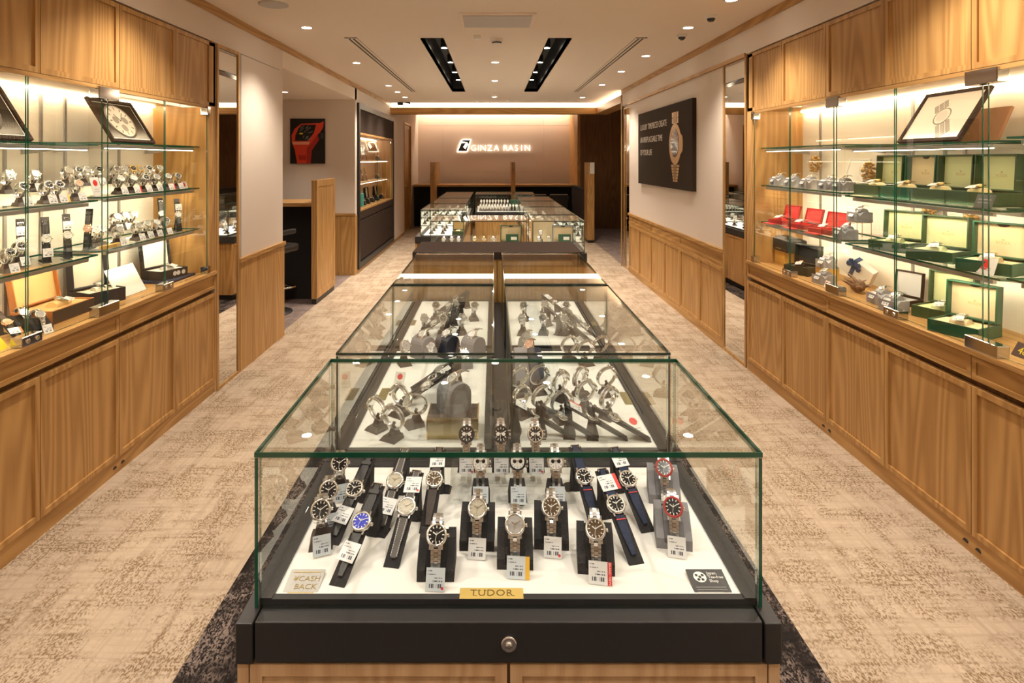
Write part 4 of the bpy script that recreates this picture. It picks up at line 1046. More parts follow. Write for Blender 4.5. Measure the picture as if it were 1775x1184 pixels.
# ================================================================== FRONT SHOWCASE CONTENT
F1 = 'watches in the wide front showcase'
def fw(desc, px, py, post, dial, smat=M_BLACKF, rz=0, z=Z_DECK, **k):
    wset(desc, head_at(px, py, post, z), R(rz), post, dial, smat, group=F1, size=1.07, **k)
fw('steel watch with black dial, frontmost left of the TUDOR plaque', 757, 928, 'pillow', M_DIALK, tagpos='pillow', dot=True, blue=True)
fw('steel watch with glinting cream dial, back left black cushion', 828, 882, 'pillow', M_DIALC, rz=-2, tagpos='pillow')
fw('steel watch with glinting dark dial, directly behind the TUDOR plaque', 893, 910, 'pillow', M_DIALS, rz=-2, tagpos='pillow', side=M_ORANGE, blue=True)
fw('steel watch with brown dial on the back right black cushion', 956, 880, 'pillow', M_DIALN, rz=-4, tagpos='pillow', dot=True)
fw('steel watch with brown dial and red-edged tag, front right cushion', 1033, 918, 'pillow', M_DIALN, rz=-6, tagpos='pillow', side=M_REDP)
fw('steel watch with red and black bezel on the front grey cushion', 1168, 880, 'pillow', M_DIALK, M_GREY, rz=-10, tagpos='pillow', bezel=pmat('red_black_bezel', (0.42,0.03,0.02), 0.3))
fw('steel watch with red and black bezel on the rear grey cushion', 1152, 812, 'pillow', M_DIALK, M_GREY, rz=-10, bezel=bpy.data.materials['red_black_bezel'])
for k, px in enumerate((833, 897, 963)):
    fw('%s white-dial chronograph from the left in the lower row' % ORD[k], px, 800, 'drop', M_DIALW, z=Z_DECK+.009, tagpos='drop', chrono=True, blue=True, bezel=M_DIALK if k == 1 else None)
for k, px in enumerate((809, 868, 928)):
    fw('%s black-dial chronograph from the left in the raised row' % ORD[k], px, 753, 'drop', M_DIALK, z=Z_DECK+.031, tagpos='drop', chrono=True, dot=(k != 1), bezel=M_DIALK if k < 2 else None)
fw('front steel watch with black dial in the left bracelet column', 553, 884, 'ring', M_DIALK, M_BROWN, rz=12, tagpos='ring', blue=True)
fw('middle steel watch with black dial in the left bracelet column', 567, 850, 'ring', M_DIALK, M_BROWN, rz=12, tagpos='ring', blue=True)
fw('rear steel watch with black dial in the left bracelet column', 586, 803, 'ring', M_DIALK, M_BROWN, rz=12, tagpos='ring', blue=True)
fw('steel watch with bright blue dial on a black strap', 627, 906, 'ramp', M_DIALB, rz=-14, strap='black', tagpos='ramp')
fw('steel watch with black dial on a black strap behind the blue one', 615, 849, 'ramp', M_DIALK, rz=-14, strap='black', tagpos='ramp')
fw('front cream-dial watch on a grey stitched strap', 705, 880, 'ramp', M_DIALC, rz=-9, strap='grey', tagpos='ramp_up', dot=True)
fw('rear cream-dial watch on a grey stitched strap', 685, 835, 'ramp', M_DIALC, rz=-9, strap='grey', tagpos='ramp')
fw('steel watch with brown dial on a dark brown strap', 753, 833, 'ramp', M_DIALN, rz=-4, strap='brown', tagpos='ramp_up')
fw('left black-dial watch on a navy fabric strap with red line', 1012, 828, 'ramp', M_DIALK, rz=8, strap='navy')
fw('front black-dial watch on a navy fabric strap with red line', 1067, 876, 'ramp', M_DIALK, rz=12, strap='navy', tagpos='ramp_up', side=M_REDP)
fw('rear right black-dial watch on a navy strap with red line', 1088, 832, 'ramp', M_DIALK, rz=12, strap='navy', tagpos='ramp_up')
t = thing('acrylic_riser', 'clear acrylic riser under the chronographs', 'riser', (0.045,1.47,Z_DECK))
MB().box(-.155,.155,-.075,.018,0.0012,0.009).build('lower_sheet', [M_ACRYL], t)
MB().box(-.155,.155,.019,.085,0.022,0.031).build('upper_sheet', [M_ACRYL], t)
for sx in (-1,1): MB().box(*sorted((sx*.149,sx*.155)),.019,.085,0,0.022).build('side_support', M_ACRYL, t)
for k, px in enumerate((790, 800)):
    pass
tag(MB(T(*deck(792,888,0.01))).lathe([(0.008,0),(0.006,0.002),(0.006,0.036),(0.008,0.038),(0.0,0.038)], 16).build('acrylic_peg', M_ACRYL), 'small clear acrylic peg beside the chronograph riser', 'peg')
def flat_card(name, label, cat, px, py, w_, d_, mat, th=0.003, tilt=0, rz=0):
    x, y, z = deck(px, py, 0.0)
    t = thing(name, label, cat, (x,y,z+.0002), R(rz))
    MB(RX(tilt)).box(-w_/2,w_/2,-d_/2,d_/2,0,th).build('plate', mat, t, 0.0006)
    return t, RX(tilt) @ T(0,0,th+0.0002)
t, F = flat_card('brand_plaque', 'polished brass plaque reading TUDOR', 'sign', 852, 1031, 0.122, 0.028, M_PLAQ)
text('lettering', 'TUDOR', 0.0225, pmat('engraved_bronze', (0.16,0.10,0.02), 0.4), t, F, extrude=0.0002, space=1.08)
mb = MB(F)                                            # serifs on the capitals
for x, y in ((-0.030,-0.0068),(0.0325,-0.0068),(0.0425,-0.0068),(-0.0035,-0.0068),(-0.0235,0.0068),(-0.0125,0.0068)): mb.cbox((x,y,0),(0.005,0.0011,0.0004))
mb.build('serifs', bpy.data.materials['engraved_bronze'], t)
t, F = flat_card('cash_back_card', 'silver card with gold letters reading CASH BACK', 'card', 527, 1012, 0.068, 0.062, pmat('silver_foil', (0.58,0.57,0.55), 0.25, 0.5), tilt=8)
text('lettering', '\u00a5CASH', 0.017, pmat('bronze_ink', (0.30,0.20,0.04), 0.4), t, F @ T(0.004,0.008,0), extrude=0.0002)
text('lettering', 'BACK', 0.017, bpy.data.materials['bronze_ink'], t, F @ T(0.006,-0.010,0), extrude=0.0002)
MB(F).box(-.028,.028,.0225,.0245,0,.0003).box(-.024,.026,-.0245,-.0225,0,.0003).build('small_print', M_GOLDINK, t)
t, F = flat_card('tax_free_card', 'dark grey card with white blossom emblem reading Japan Tax-free Shop', 'card', 1229, 1012, 0.073, 0.062, pmat('slate_card', (0.06,0.06,0.062), 0.3), tilt=8)
for k, s in enumerate(('Japan.','Tax-free','Shop')): text('lettering', s, 0.0088, M_PAPER, t, F @ T(0.002,0.021-0.009*k,0), extrude=0.0002, align='LEFT')
e_ = MB(F @ T(-0.014,0.012,0)).disc(0.0125, 0.0003, 24).build('emblem', M_PAPER, t)
mb = MB(F @ T(-0.014,0.012,0.0006))
for cx_, cy_ in ((0,0),(0.006,0.004),(-0.006,0.004),(0.004,-0.006),(-0.004,-0.006)):
    for k in range(5): mb.disc(0.0016, 0, 8, 0, T(cx_,cy_,0) @ RZ(72*k) @ T(0,0.0016,0))
mb.build('blossoms', bpy.data.materials['slate_card'], e_)
mb = MB(F)
for k in range(3): mb.box(-.029,.029-.008*(k == 2),-0.012-.0055*k,-0.0108-.0055*k,0,.0003)
mb.build('small_print', M_INKG, t)

# ================================================================== CASES BEHIND THE FRONT SHOWCASE
def cw(group, desc, px, py, post, dial, smat=M_BROWN, rz=0, z=Z_DECK, **k):
    return wset(desc, head_at(px, py, post, z), R(rz), post, dial, smat, group=group, **k)
G2 = 'watches in the near left showcase'
for (px, py, d, rz), wd in zip([(650,703,M_DIALS,-125),(677,718,M_DIALK,-118),(716,697,M_DIALS,-60),(690,680,M_DIALK,-125)], ['leftmost','front','right','rear']):
    cw(G2, '%s watch of the steel bracelet cluster, near left showcase' % wd, px, py, 'ring', d, rz=rz)
t = thing('gold_riser_box', 'brown box with gold edges in the near left showcase', 'riser', (-0.122,1.775,Z_DECK))
MB().box(-.075,.075,-.055,.055,0,.058).build('body', pmat('brass_brown', (0.42,0.33,0.15), 0.35, 0.6), t)
MB().box(-.075,.075,-.055,.055,.058,.061).build('top_plate', M_BROWN, t)
MB().box(-.077,-.074,-.057,.057,.0,.063).box(.074,.077,-.057,.057,0,.063).box(-.074,.074,-.057,-.054,.055,.063).build('gold_edging', M_GOLD, t)
lc = (-0.122,1.79,Z_DECK+.0612)
watch('steel watch on a grey cushion above the gold-edged box', lc, R(-50), 'dome', M_DIALS, group=G2); stand('grey suede cushion on the gold-edged box', lc, R(-50), 'dome', M_GREY, G2+' stands')
for k, (px, py, rz, wd) in enumerate([(762,640,-72,'upper'),(750,656,-72,'middle'),(740,668,-72,'lower')]):
    cw(G2, '%s strap watch leaning sideways in the near left showcase' % wd, px, py, 'ramp', (M_DIALS,M_DIALK,M_DIALW)[k], M_BLACKF, rz=rz, strap='black', tagpos='ramp_up' if k == 1 else None)
for k, (px, py, m) in enumerate([(733,592,M_GREY),(775,590,M_NAVYL),(820,592,M_GREY)]):
    cw(G2, '%s rounded cushion watch from the left, near left showcase' % ORD[k], px, py-12, 'dome', M_DIALS, m, rz=-40)
for k, (px, py) in enumerate([(745,592),(805,606)]):
    cw(G2, '%s low bracelet watch near the front of the cushion row' % ['left','right'][k], px, py+8, 'cuff', M_DIALS, M_GREY, rz=20)
for k, (px, py) in enumerate([(752,560),(765,545),(778,530),(790,517)]):
    cw(G2, '%s strap watch from the front in the slanted left row' % ORD[k], px, py, 'ramp', (M_DIALW,M_DIALK)[k % 2], M_BROWN, rz=-60, strap='black')
cw(G2, 'steel ring watch at the left end of the cushion row', 700, 600, 'ring', M_DIALS, rz=25)
G3 = 'watches in the near right showcase'
pts = [(903,648),(938,645),(974,655),(1008,648),(1056,648),(905,682),(943,682),(978,690),(1020,672),(1058,684)]
for k, (px, py) in enumerate(pts):
    cw(G3, '%s ring watch from left, %s row, near right showcase' % (ORD[k % 5], 'rear' if k < 5 else 'front'), px, py, 'ring', (M_DIALS,M_DIALK,M_DIALW,M_DIALS,M_DIALK)[k % 5], rz=random.uniform(105,140), tagpos=None)
for k, (px, py) in enumerate([(930,718),(975,722),(1025,722),(1065,724)]):
    cw(G3, '%s sideways strap watch from the left, near right showcase' % ORD[k], px, py, 'ramp', (M_DIALS,M_DIALW,M_DIALK,M_DIALK)[k], M_BLACKF, rz=82, strap='black', tagpos='ramp_up' if k in (0, 2) else None, side=M_REDP if k == 2 else None)
for k, (px, py) in enumerate([(990,592),(1018,600),(1045,592)]):
    cw(G3, '%s ring watch from the left at mid depth, near right showcase' % ORD[k], px, py, 'ring', M_DIALS, rz=112)
for k, (px, py) in enumerate([(962,525),(985,540),(1000,552),(1015,565),(968,548),(990,562)]):
    cw(G3, '%s strap watch from the rear, slanted fan, near right showcase' % ORD[k], px, py, 'ramp', (M_DIALS,M_DIALK)[k % 2], M_BROWN, rz=48, strap='black' if k % 2 else 'grey', tagpos='ramp_up' if k < 2 else None)
for nm, m, x, lab in (('navy', M_NAVYL, 0.160, 'tall navy leather watch cushion in the near right showcase'), ('grey', M_GREY, 0.105, 'tall grey suede cushion at the inner edge, near right showcase')):
    t = thing('display_cushion', lab, 'cushion', (x,2.16,Z_DECK))
    MB().prism([(-.10,0),(.16,0),(.16,.07),(.10,.10),(-.02,.085),(-.10,.02)], -.026, .026, 0, RZ(90) @ RX(90)).build('cushion', m, t, 0.006)
    MB().box(-.024,.024,-.03,.14,-0.0,.004).build('base', M_BROWN, t)
for k, (px, py, m) in enumerate([(917,598,M_DIALP),(912,582,M_DIALS)]):
    cw(G3, '%s watch on a grey cuff by the tall cushions' % ['rose gold','steel'][k], px, py, 'cuff', m, M_LGREY, rz=-30, metal=('rose','steel')[k])
# flat plaques and small cards on the decks
def deck_card(name, label, cat, px, py, w_, d_, mat, rz=0):
    x, y, z = deck(px, py, 0.0); t = thing(name, label, cat, (x,y,z+.0003), R(rz))
    MB().box(-w_/2,w_/2,-d_/2,d_/2,0,.003).build('plate', mat, t); return t
deck_card('brass_plaque', 'narrow brass plaque on the deck, near left showcase front', 'sign', 665, 684, 0.030, 0.10, pmat('aged_brass', (0.40,0.33,0.14), 0.3, 0.7))
deck_card('brass_plaque', 'narrow brass plaque on the deck, near left showcase rear', 'sign', 716, 560, 0.026, 0.09, bpy.data.materials['aged_brass'])
deck_card('brass_plaque', 'brass plaque on the deck, near right showcase front', 'sign', 1086, 691, 0.030, 0.10, bpy.data.materials['aged_brass'])
deck_card('brass_plaque', 'brass plaque on the deck, near right showcase rear', 'sign', 1025, 562, 0.050, 0.06, bpy.data.materials['aged_brass'])
def emblem_card(label, loc, rz, w_=0.055, h_=0.075, tilt=65, sc=1.0, ink=True):
    t = thing('emblem_card', label, 'card', loc, rz); F = T(0,0,0.001) @ RX(tilt)
    MB(F).box(-w_/2,w_/2,0,h_,0,.0015).build('card', M_PAPER, t)
    MB(F).disc(w_*0.26, .0018, 18, 0, T(-w_*0.12 if h_ < w_*1.1 else 0, h_*0.70 if h_ > w_*1.1 else h_*.55, 0)).build('red_emblem', M_REDP, t)
    if ink: MB(F).box(-w_*.25,w_*.25,h_*.36,h_*.39,.0015,.002).box(-w_*.3,w_*.3,h_*.25,h_*.27,.0015,.002).build('small_print', M_INKG, t)
    MB().box(-w_*.3,w_*.3,0,h_*math.cos(R(tilt))*0.8+.012,0,.0009).build('foot', M_PAPER, t)
    return t
emblem_card('small white card with red emblem lying in the near right showcase', deck(1112,752,0.01), R(20), 0.05, 0.075, 30)
emblem_card('small white card with red emblem in the near left showcase', deck(690,668,0.01), R(-15), 0.04, 0.055, 60)
# through the far pair of showcases
G4 = 'watches in the far pair of showcases'
for k, (x, y) in enumerate([(-0.33,2.75),(-0.24,2.75),(-0.15,2.76),(-0.30,3.0),(-0.2,3.02),(-0.1,3.0)]):
    wset('%s ring watch in the far left showcase' % ORD[k], (x,y,Z_DECK), R(10), 'ring', (M_DIALS,M_DIALK)[k % 2], group=G4)
for k, (x, y) in enumerate([(0.14,2.75),(0.24,2.76),(0.34,2.75),(0.16,3.0),(0.27,3.02),(0.38,3.0)]):
    wset('%s ring watch in the far right showcase' % ORD[k], (x,y,Z_DECK), R(-10), 'ring', (M_DIALS,M_DIALK)[k % 2], group=G4)

# ================================================================== BOXES, GOBLETS, FRAMES
def open_box(label, loc, rz, w_, d_, hb, hl, lt, outer, inner, tilt=8, brand=None, pillow=True, pill_mat=None, name='watch_box', arc=False, group=None):
    t = thing(name, label, 'box', loc, rz, group); e = 0.007
    MB().box(-w_/2,w_/2,-d_/2,d_/2,0,.006).box(-w_/2,-w_/2+e,-d_/2,d_/2,.006,hb).box(w_/2-e,w_/2,-d_/2,d_/2,.006,hb).box(-w_/2+e,w_/2-e,-d_/2,-d_/2+e,.006,hb).box(-w_/2+e,w_/2-e,d_/2-e,d_/2,.006,hb).build('tray', outer, t, 0.0015)
    MB().box(-w_/2+e,w_/2-e,-d_/2+e,d_/2-e,.006,hb-.006).build('tray_lining', inner, t)
    Lm = T(0,d_/2,hb) @ RX(-tilt) @ T(0,0,0.001)
    MB(Lm).box(-w_/2,w_/2,-.006,0,0,hl).box(-w_/2,-w_/2+e,-lt,-.006,0,hl).box(w_/2-e,w_/2,-lt,-.006,0,hl).box(-w_/2+e,w_/2-e,-lt,-.006,hl-e,hl).box(-w_/2+e,w_/2-e,-lt,-.006,0,e).build('lid', outer, t, 0.0015)
    MB(Lm).box(-w_/2+e,w_/2-e,-.012,-.006,e,hl-e).build('lid_lining', inner, t)
    if arc: MB(Lm @ T(0,-.0125,hl-e) @ RX(90)).prism([(0.022*math.cos(R(a)), -0.012*math.sin(R(a))) for a in range(0,181,20)][::-1], 0, .002).build('finger_notch', M_BROWN, t)
    if brand:
        F = Lm @ T(0,-.0122,hl*.42) @ RX(90)
        text('lid_lettering', brand, w_*.085, M_GOLDINK, t, F, extrude=.0002)
        if brand == 'ROLEX':
            mb = MB(F @ T(0,w_*.07,0)); s = w_*.03
            for k in range(5): mb.prism([(-.15*s+(k-2)*.25*s,-s*.6),(.15*s+(k-2)*.25*s,-s*.6),((k-2)*.5*s,s*.7)], 0, .0005)
            mb.build('lid_emblem', M_GOLDINK, t)
    if pillow:
        P = [(d_*.15*math.cos(R(a)), hb-.006+d_*.13*math.sin(R(a))) for a in range(0,181,20)]
        MB().prism(P, -w_*.17, w_*.17, 0, T(0,-d_*.12,0) @ RZ(90) @ RX(90)).build('pillow', pill_mat or inner, t)
    return t
def in_box(label, loc, rz, d_, hb, dial, metal='steel', strap='steel', tagpos='lay', group=None, size=0.85):
    """watch wrapped on the box pillow"""
    v = RZ(math.degrees(rz)) @ Vector((0,-d_*.12,0))
    return watch(label, (loc[0]+v.x, loc[1]+v.y, loc[2]+hb-.006+d_*.13-.004), rz, 'lay', dial, strap, metal, tagpos=tagpos, group=group, size=size)
def goblet(label, loc, n, seedv, full=1.0):
    t = thing('nugget_goblet', label, 'goblet', loc, 0, 'goblets filled with gold nuggets'); random.seed(seedv)
    MB().lathe([(0.034,0),(0.034,.002),(.006,.006),(.004,.05),(.008,.058),(.034,.080),(.044,.105),(.042,.135),(.036,.150)], 24, cap=False).build('glass', M_ACRYL, t)
    mb = MB()
    for k in range(n):
        z = .070+.100*full*k/n; r = (.036 if .085 < z < .14 else .026)*random.random()**.5; a = random.uniform(0,6.28)
        q = random.uniform(.008,.0125)
        mb.sphere((0,0,0), (q*1.25,q,q*.75), 8, 5, 0, T(r*math.cos(a), r*math.sin(a), z) @ RZ(random.uniform(0,180)) @ RX(random.uniform(-40,40)))
    o = mb.build('gold_nuggets', M_NUG, t); o['kind'] = 'stuff'
    return t
M_NUG = pmat('gold_nugget', (0.62,0.40,0.15), 0.28, 0.85)
def photo_frame(label, loc, rz, w_, h_, tilt, dark):
    t = thing('framed_photo', label, 'picture', loc, rz); F = T(0,0,0.002) @ RX(tilt); b = 0.016
    MB(F).box(-w_/2,w_/2,0,b,0,.016).box(-w_/2,w_/2,h_-b,h_,0,.016).box(-w_/2,-w_/2+b,b,h_-b,0,.016).box(w_/2-b,w_/2,b,h_-b,0,.016).build('frame', M_UMBER, t)
    MB(F).box(-w_/2+b,w_/2-b,b,h_-b,0.002,.009).build('print', M_PICB if dark else M_PICW, t)
    C = F @ T(0,h_/2,.0092)
    if dark:
        MB(C).box(-w_/2+b+.006,w_/2-b-.006,h_/2-b-.010,h_/2-b-.007,0,.0004).box(-w_/2+b+.006,w_/2-b-.006,-h_/2+b+.007,-h_/2+b+.010,0,.0004).box(-w_/2+b+.006,-w_/2+b+.009,-h_/2+b+.007,h_/2-b-.007,0,.0004).box(w_/2-b-.009,w_/2-b-.006,-h_/2+b+.007,h_/2-b-.007,0,.0004).build('white_border', M_PICW, t)
        MB(C @ T(-.01,.0,0)).lathe([(h_*.40,0),(h_*.40,.0006),(0,.0006)], 36).build('printed_bezel', M_PICG, t)
        MB(C @ T(-.01,.0,.0008)).disc(h_*.355, 0, 36).build('printed_dial', M_PICW, t)
        for sx, sy in ((-.14,.02),(.14,.02),(0,-.16)): MB(C @ T(-.01+sx*h_,sy*h_,.0012)).disc(h_*.085, 0, 20).build('printed_subdial', M_PICG, t)
        mb = MB(C @ T(-.01,0,.0016))
        for k in range(12): mb.cbox((0,h_*.29,0),(h_*.016,h_*.07,.0003),0,RZ(30*k))
        mb.cbox((0,h_*.09,0),(h_*.018,h_*.2,.0003),0,RZ(35)); mb.cbox((0,h_*.13,0),(h_*.014,h_*.26,.0003),0,RZ(-40)); mb.build('printed_hands', M_PICB, t)
    else:
        mb = MB(C @ RZ(35))
        for k in range(7):
            for j in range(3): mb.box(-.035+.024*j,-.014+.024*j,.045+.012*k,.054+.012*k,0,.0005) if k < 4 else None
            for j in range(3): mb.box(-.035+.024*j,-.014+.024*j,-.125+.012*k,-.116+.012*k,0,.0005)
        mb.build('printed_bracelet', M_PICG, t)
        MB(C).lathe([(.046,0),(.046,.0006),(.040,.0007)], 30, cap=False).build('printed_case', M_PICG, t)
        MB(C @ T(0,0,.0006)).disc(.030, 0, 30).build('printed_dial', pmat('pale_grey_print', (0.62,0.61,0.60), 0.3), t)
    MB(F).box(-.04,.04,h_*.1,h_*.75,-.006,0).build('easel_back', M_BLACK, t)
    return t

# ================================================================== LEFT CABINET CONTENT
def lz(i, Y): return SHELF_Z[i] - (0.012 if Y < 2.81 else 0)
def rzf(i, Y): return SHELF_Z[i] - (0.012 if 2.19 < Y < 3.19 else 0)
def Lw(desc, px, d, i, post, dial, up=0.0, smat=M_BROWN, rz=0, group='watches in the left wall cabinet', **k):
    X, Y, _ = on_left(px, d, 0); z = (Z_SILL if i is None else lz(i, Y)) + up + .0004
    return wset(desc, (X,Y,z), FACE_L+R(rz), post, dial, smat, group=group, **k)
DS = [M_DIALK, M_DIALS, M_DIALW, M_DIALK, M_DIALS]
gl = 'steel watches on the upper watch shelf of the left cabinet'
for k, (px, d, tg, sd) in enumerate([(37,M_DIALK,1,None),(80,M_DIALK,1,None),(99,M_DIALK,1,M_ORANGE),(132,M_DIALP,1,None),(206,M_DIALW,1,None),(228,M_DIALW,1,M_REDP),(249,M_DIALK,1,None),(268,M_DIALS,1,None),(288,M_DIALS,1,M_REDP),(305,M_DIALK,1,None)]):
    Lw('%s watch from left in the front row, upper watch shelf, left cabinet' % ORD[k], px, 0.105, 1, 'ring', d, rz=-24, tagpos='ring', side=sd, group=gl)
for k, px in enumerate((14,58,115,133,147,168,199,212,227,240,255,274)):
    Lw('%s watch from left in the raised row, upper watch shelf, left cabinet' % ORD[k], px, 0.235, 1, 'ring', DS[k % 5], up=0.048, rz=-24, tagpos='ring' if k in (1, 5) else None, metal='twotone' if k in (8, 9) else 'steel', group=gl)
for k, (a, b) in enumerate([(2.26,2.56),(2.56,2.795),(2.83,3.10),(3.10,3.62)]):
    zz = lz(1, (a+b)/2)
    t = thing('display_riser', '%s cream riser from left under the raised watches, left cabinet' % ORD[k], 'riser', (XL-.245,(a+b)/2,zz+.0003), 0, 'cream shelf risers')
    MB().box(-.045,.045,-(b-a)/2+.003,(b-a)/2-.003,0.044,.0475).build('top_plate', M_RISER, t); MB().box(.040,.045,-(b-a)/2+.003,(b-a)/2-.003,0,.044).build('front_plate', M_RISER, t)
X, Y, _ = on_left(171, 0.085, 0); emblem_card('upright white card with red emblem, upper watch shelf, left cabinet', (X,Y,lz(1,Y)+.0003), FACE_L, 0.062, 0.098, 74)
X, Y, _ = on_left(322, 0.09, 0); emblem_card('small white card with red emblem at the shelf end, left cabinet', (X,Y,lz(1,Y)+.0003), FACE_L, 0.055, 0.045, 70)
gm = 'watches on the lower watch shelf of the left cabinet'
for k, (px, d, tp) in enumerate([(37,.17,'tall_up'),(80,.13,'tall_down'),(117,.13,'tall_up'),(280,.24,None),(309,.10,'tall_up')]):
    Lw('%s upright strap watch from left, lower watch shelf, left cabinet' % ORD[k], px, d, 2, 'tall', M_DIALW, smat=M_BLACKF, strap='black', tagpos=tp, group=gm, rz=-42)
Lw('strap watch seen edge-on, lower watch shelf, left cabinet', 152, .14, 2, 'tall', M_DIALP, smat=M_BLACKF, strap='black', group=gm, rz=-70, metal='rose')
for k, (px, d, up, dl) in enumerate([(13,.11,0,M_DIALK),(32,.15,.01,M_DIALK),(162,.20,0,M_DIALS),(174,.20,0,M_DIALW),(204,.10,0,M_DIALS),(237,.11,0,M_DIALS),(252,.12,0,M_DIALS),(268,.11,0,M_DIALW),(285,.11,0,M_DIALK)]):
    Lw('%s bracelet watch from left, front row, lower watch shelf, left cabinet' % ORD[k], px, d, 2, 'ring', dl, up=up, rz=-24, tagpos='ring' if k not in (2,3) else None, group=gm)
for k, px in enumerate((199,214,228)):
    Lw('%s raised bracelet watch from left, lower watch shelf, left cabinet' % ORD[k], px, .235, 2, 'ring', (M_DIALS,M_DIALW,M_DIALS)[k], up=.05, rz=-24, tagpos='ring', side=M_ORANGE if k == 1 else None, group=gm)
t = thing('display_riser', 'cream riser under three bracelet watches, lower watch shelf, left cabinet', 'riser', (XL-.245,3.265,lz(2,3.2)+.0003), 0, 'cream shelf risers')
MB().box(-.05,.045,-.17,.17,0.046,.0495).build('top_plate', M_ACRYL, t); MB().box(.042,.045,-.17,.17,0,.046).build('front_plate', M_ACRYL, t)
X, Y, _ = on_left(192, .075, 0); tag(MB(T(X,Y,lz(2,Y)+.0003)).box(-.012,.012,-.07,.07,0,.018).build('yellow_block', pmat('amber_block', (0.72,0.44,0.10), 0.4)), 'amber wooden block at the shelf front, left cabinet', 'block')
# sill
loc = on_left(94, .205, Z_SILL+.0003); open_box('orange wood lidded watch box, dark front, on the left cabinet sill', loc, FACE_L, .27, .19, .062, .175, .03, M_CAMEL, pmat('tan_suede', (0.72,0.47,0.20), 0.8), 10)
MB(T(0,-.0955,.003)).box(-.135,.135,-.0006,0,0,.056).build('dark_front_panel', M_BROWN, bpy.data.objects['watch_box'])
in_box('steel watch lying in the orange wood watch box', loc, FACE_L, .19, .062, M_DIALS, group='boxed watches')
loc = on_left(168, .20, Z_SILL+.0003); open_box('open navy leather watch box with cream lining, left cabinet sill', loc, FACE_L+R(-22), .19, .17, .07, .19, .05, M_NAVYL, pmat('ivory_suede', (0.80,0.74,0.60), 0.8), 6)
in_box('slim watch lying in the navy leather watch box', loc, FACE_L+R(-22), .17, .07, M_DIALW, strap='black', tagpos=None, group='boxed watches')
loc = on_left(230, .12, Z_SILL+.0003); t = thing('white_display_card', 'white square display card leaning on the left cabinet sill', 'card', loc, FACE_L); MB(T(0,0,.001) @ RX(62)).box(-.12,.12,0,.17,0,.004).build('card', M_PAPER, t); MB().prism([(0,0),(.10,0),(.083,.156)], -.004, .004, 0, RZ(90) @ RX(90) @ T(.006,0,0)).build('easel_foot', M_PAPER, t)
loc = on_left(288, .17, Z_SILL+.0003); tag(MB(T(*loc)).box(-.11,.11,-.14,.14,0,.012).build('display_mat', M_NAVY), 'navy display pad under the black watch box, left cabinet', 'pad')
loc = (loc[0]-.01, loc[1], loc[2]+.0123); b = open_box('black watch box with white lid lining and white discs, left cabinet sill', loc, FACE_L+R(-18), .20, .16, .055, .165, .03, M_BLACKF, M_PAPER, 8)
mb = MB(T(0.03,-.0806,.028) @ RX(90))
for k in range(3): mb.disc(.014, .0003, 18, 0, T(-.028+.026*k+(.012 if k == 2 else 0),0,0))
mb.build('white_discs', M_PAPER, b)
in_box('silver watch lying in the black watch box on the left cabinet sill', loc, FACE_L+R(-18), .16, .055, M_DIALW, group='boxed watches')
for k, (px, d, wd) in enumerate([(38,.20,'rear'),(66,.10,'front')]):
    Lw('steel watch on the %s black cushion of the left cabinet sill' % wd, px, d, None, 'pillow', M_DIALS, smat=M_BLACKF, rz=-20, tagpos='pillow', size=1.0)
Lw('rose watch on a black ramp at the left cabinet sill', 12, .17, None, 'ramp', M_DIALP, smat=M_BLACKF, rz=-25, strap='brown', metal='rose', tagpos='ramp', side=M_CAMEL)
loc = on_left(4, .05, Z_SILL+.0003); t = thing('yellow_price_card', 'bright yellow price card at the left picture edge', 'card', loc, FACE_L); MB(RX(50)).box(-.03,.03,0,.05,0,.001).build('card', M_YELL, t)
X, Y, _ = on_left(228, .11, 0); photo_frame('framed photo of a chronograph dial on the top left shelf', (-1.975,3.17,lz(0,3.2)+.0003), FACE_L, .37, .275, 58, True)
photo_frame('framed photo of a watch movement at the left picture edge', (-1.975,2.28,lz(0,2.3)+.0003), FACE_L, .37, .275, 58, True)

# ================================================================== RIGHT CABINET CONTENT
def Rl(px, d, i, up=0.0):
    X, Y, _ = on_right(px, d, 0); return (X, Y, (Z_SILL if i is None else rzf(i, Y))+up+.0004)
def holder(desc, px, d, i, rz=0, up=0.0, mat=M_LGREY, dial=M_DIALS):
    loc = Rl(px, d, i, up); a = FACE_R+R(rz)
    stand('light grey suede holder of the '+desc, loc, a, 'holder', mat, 'grey watch holders', 'watch_holder', 'holder')
    v = RZ(math.degrees(a)) @ Vector((0,.006,0))
    watch(desc, (loc[0]+v.x,loc[1]+v.y,loc[2]+.026), a, 'cuff', dial, size=.85, tagpos='cuff', group='watches on grey holders')
for k, (px, d) in enumerate([(1350,.13),(1375,.13),(1403,.13)]): holder('%s grey-holder watch from left, upper right shelf' % ORD[k], px, d, 1)
holder('grey-holder watch before the white box, upper right shelf', 1437, .13, 1); holder('grey-holder watch beside the shelf joint, upper right shelf', 1462, .15, 1, 0, 0, M_GREY)
open_box('open white watch box, upper right shelf', Rl(1467, .25, 1), FACE_R+R(10), .15, .12, .04, .15, .02, M_PAPER, M_PAPER, 20)
goblet('left goblet of gold nuggets, upper right shelf', Rl(1413, .30, 1, .035), 60, 1); goblet('right goblet of gold nuggets, upper right shelf', Rl(1505, .27, 1, .0), 60, 2)
tag(MB(T(*Rl(1413, .30, 1))).box(-.035,.035,-.04,.04,0,.035).build('clear_block', M_ACRYL), 'clear block under the left goblet', 'block')
gb = 'green watch boxes'
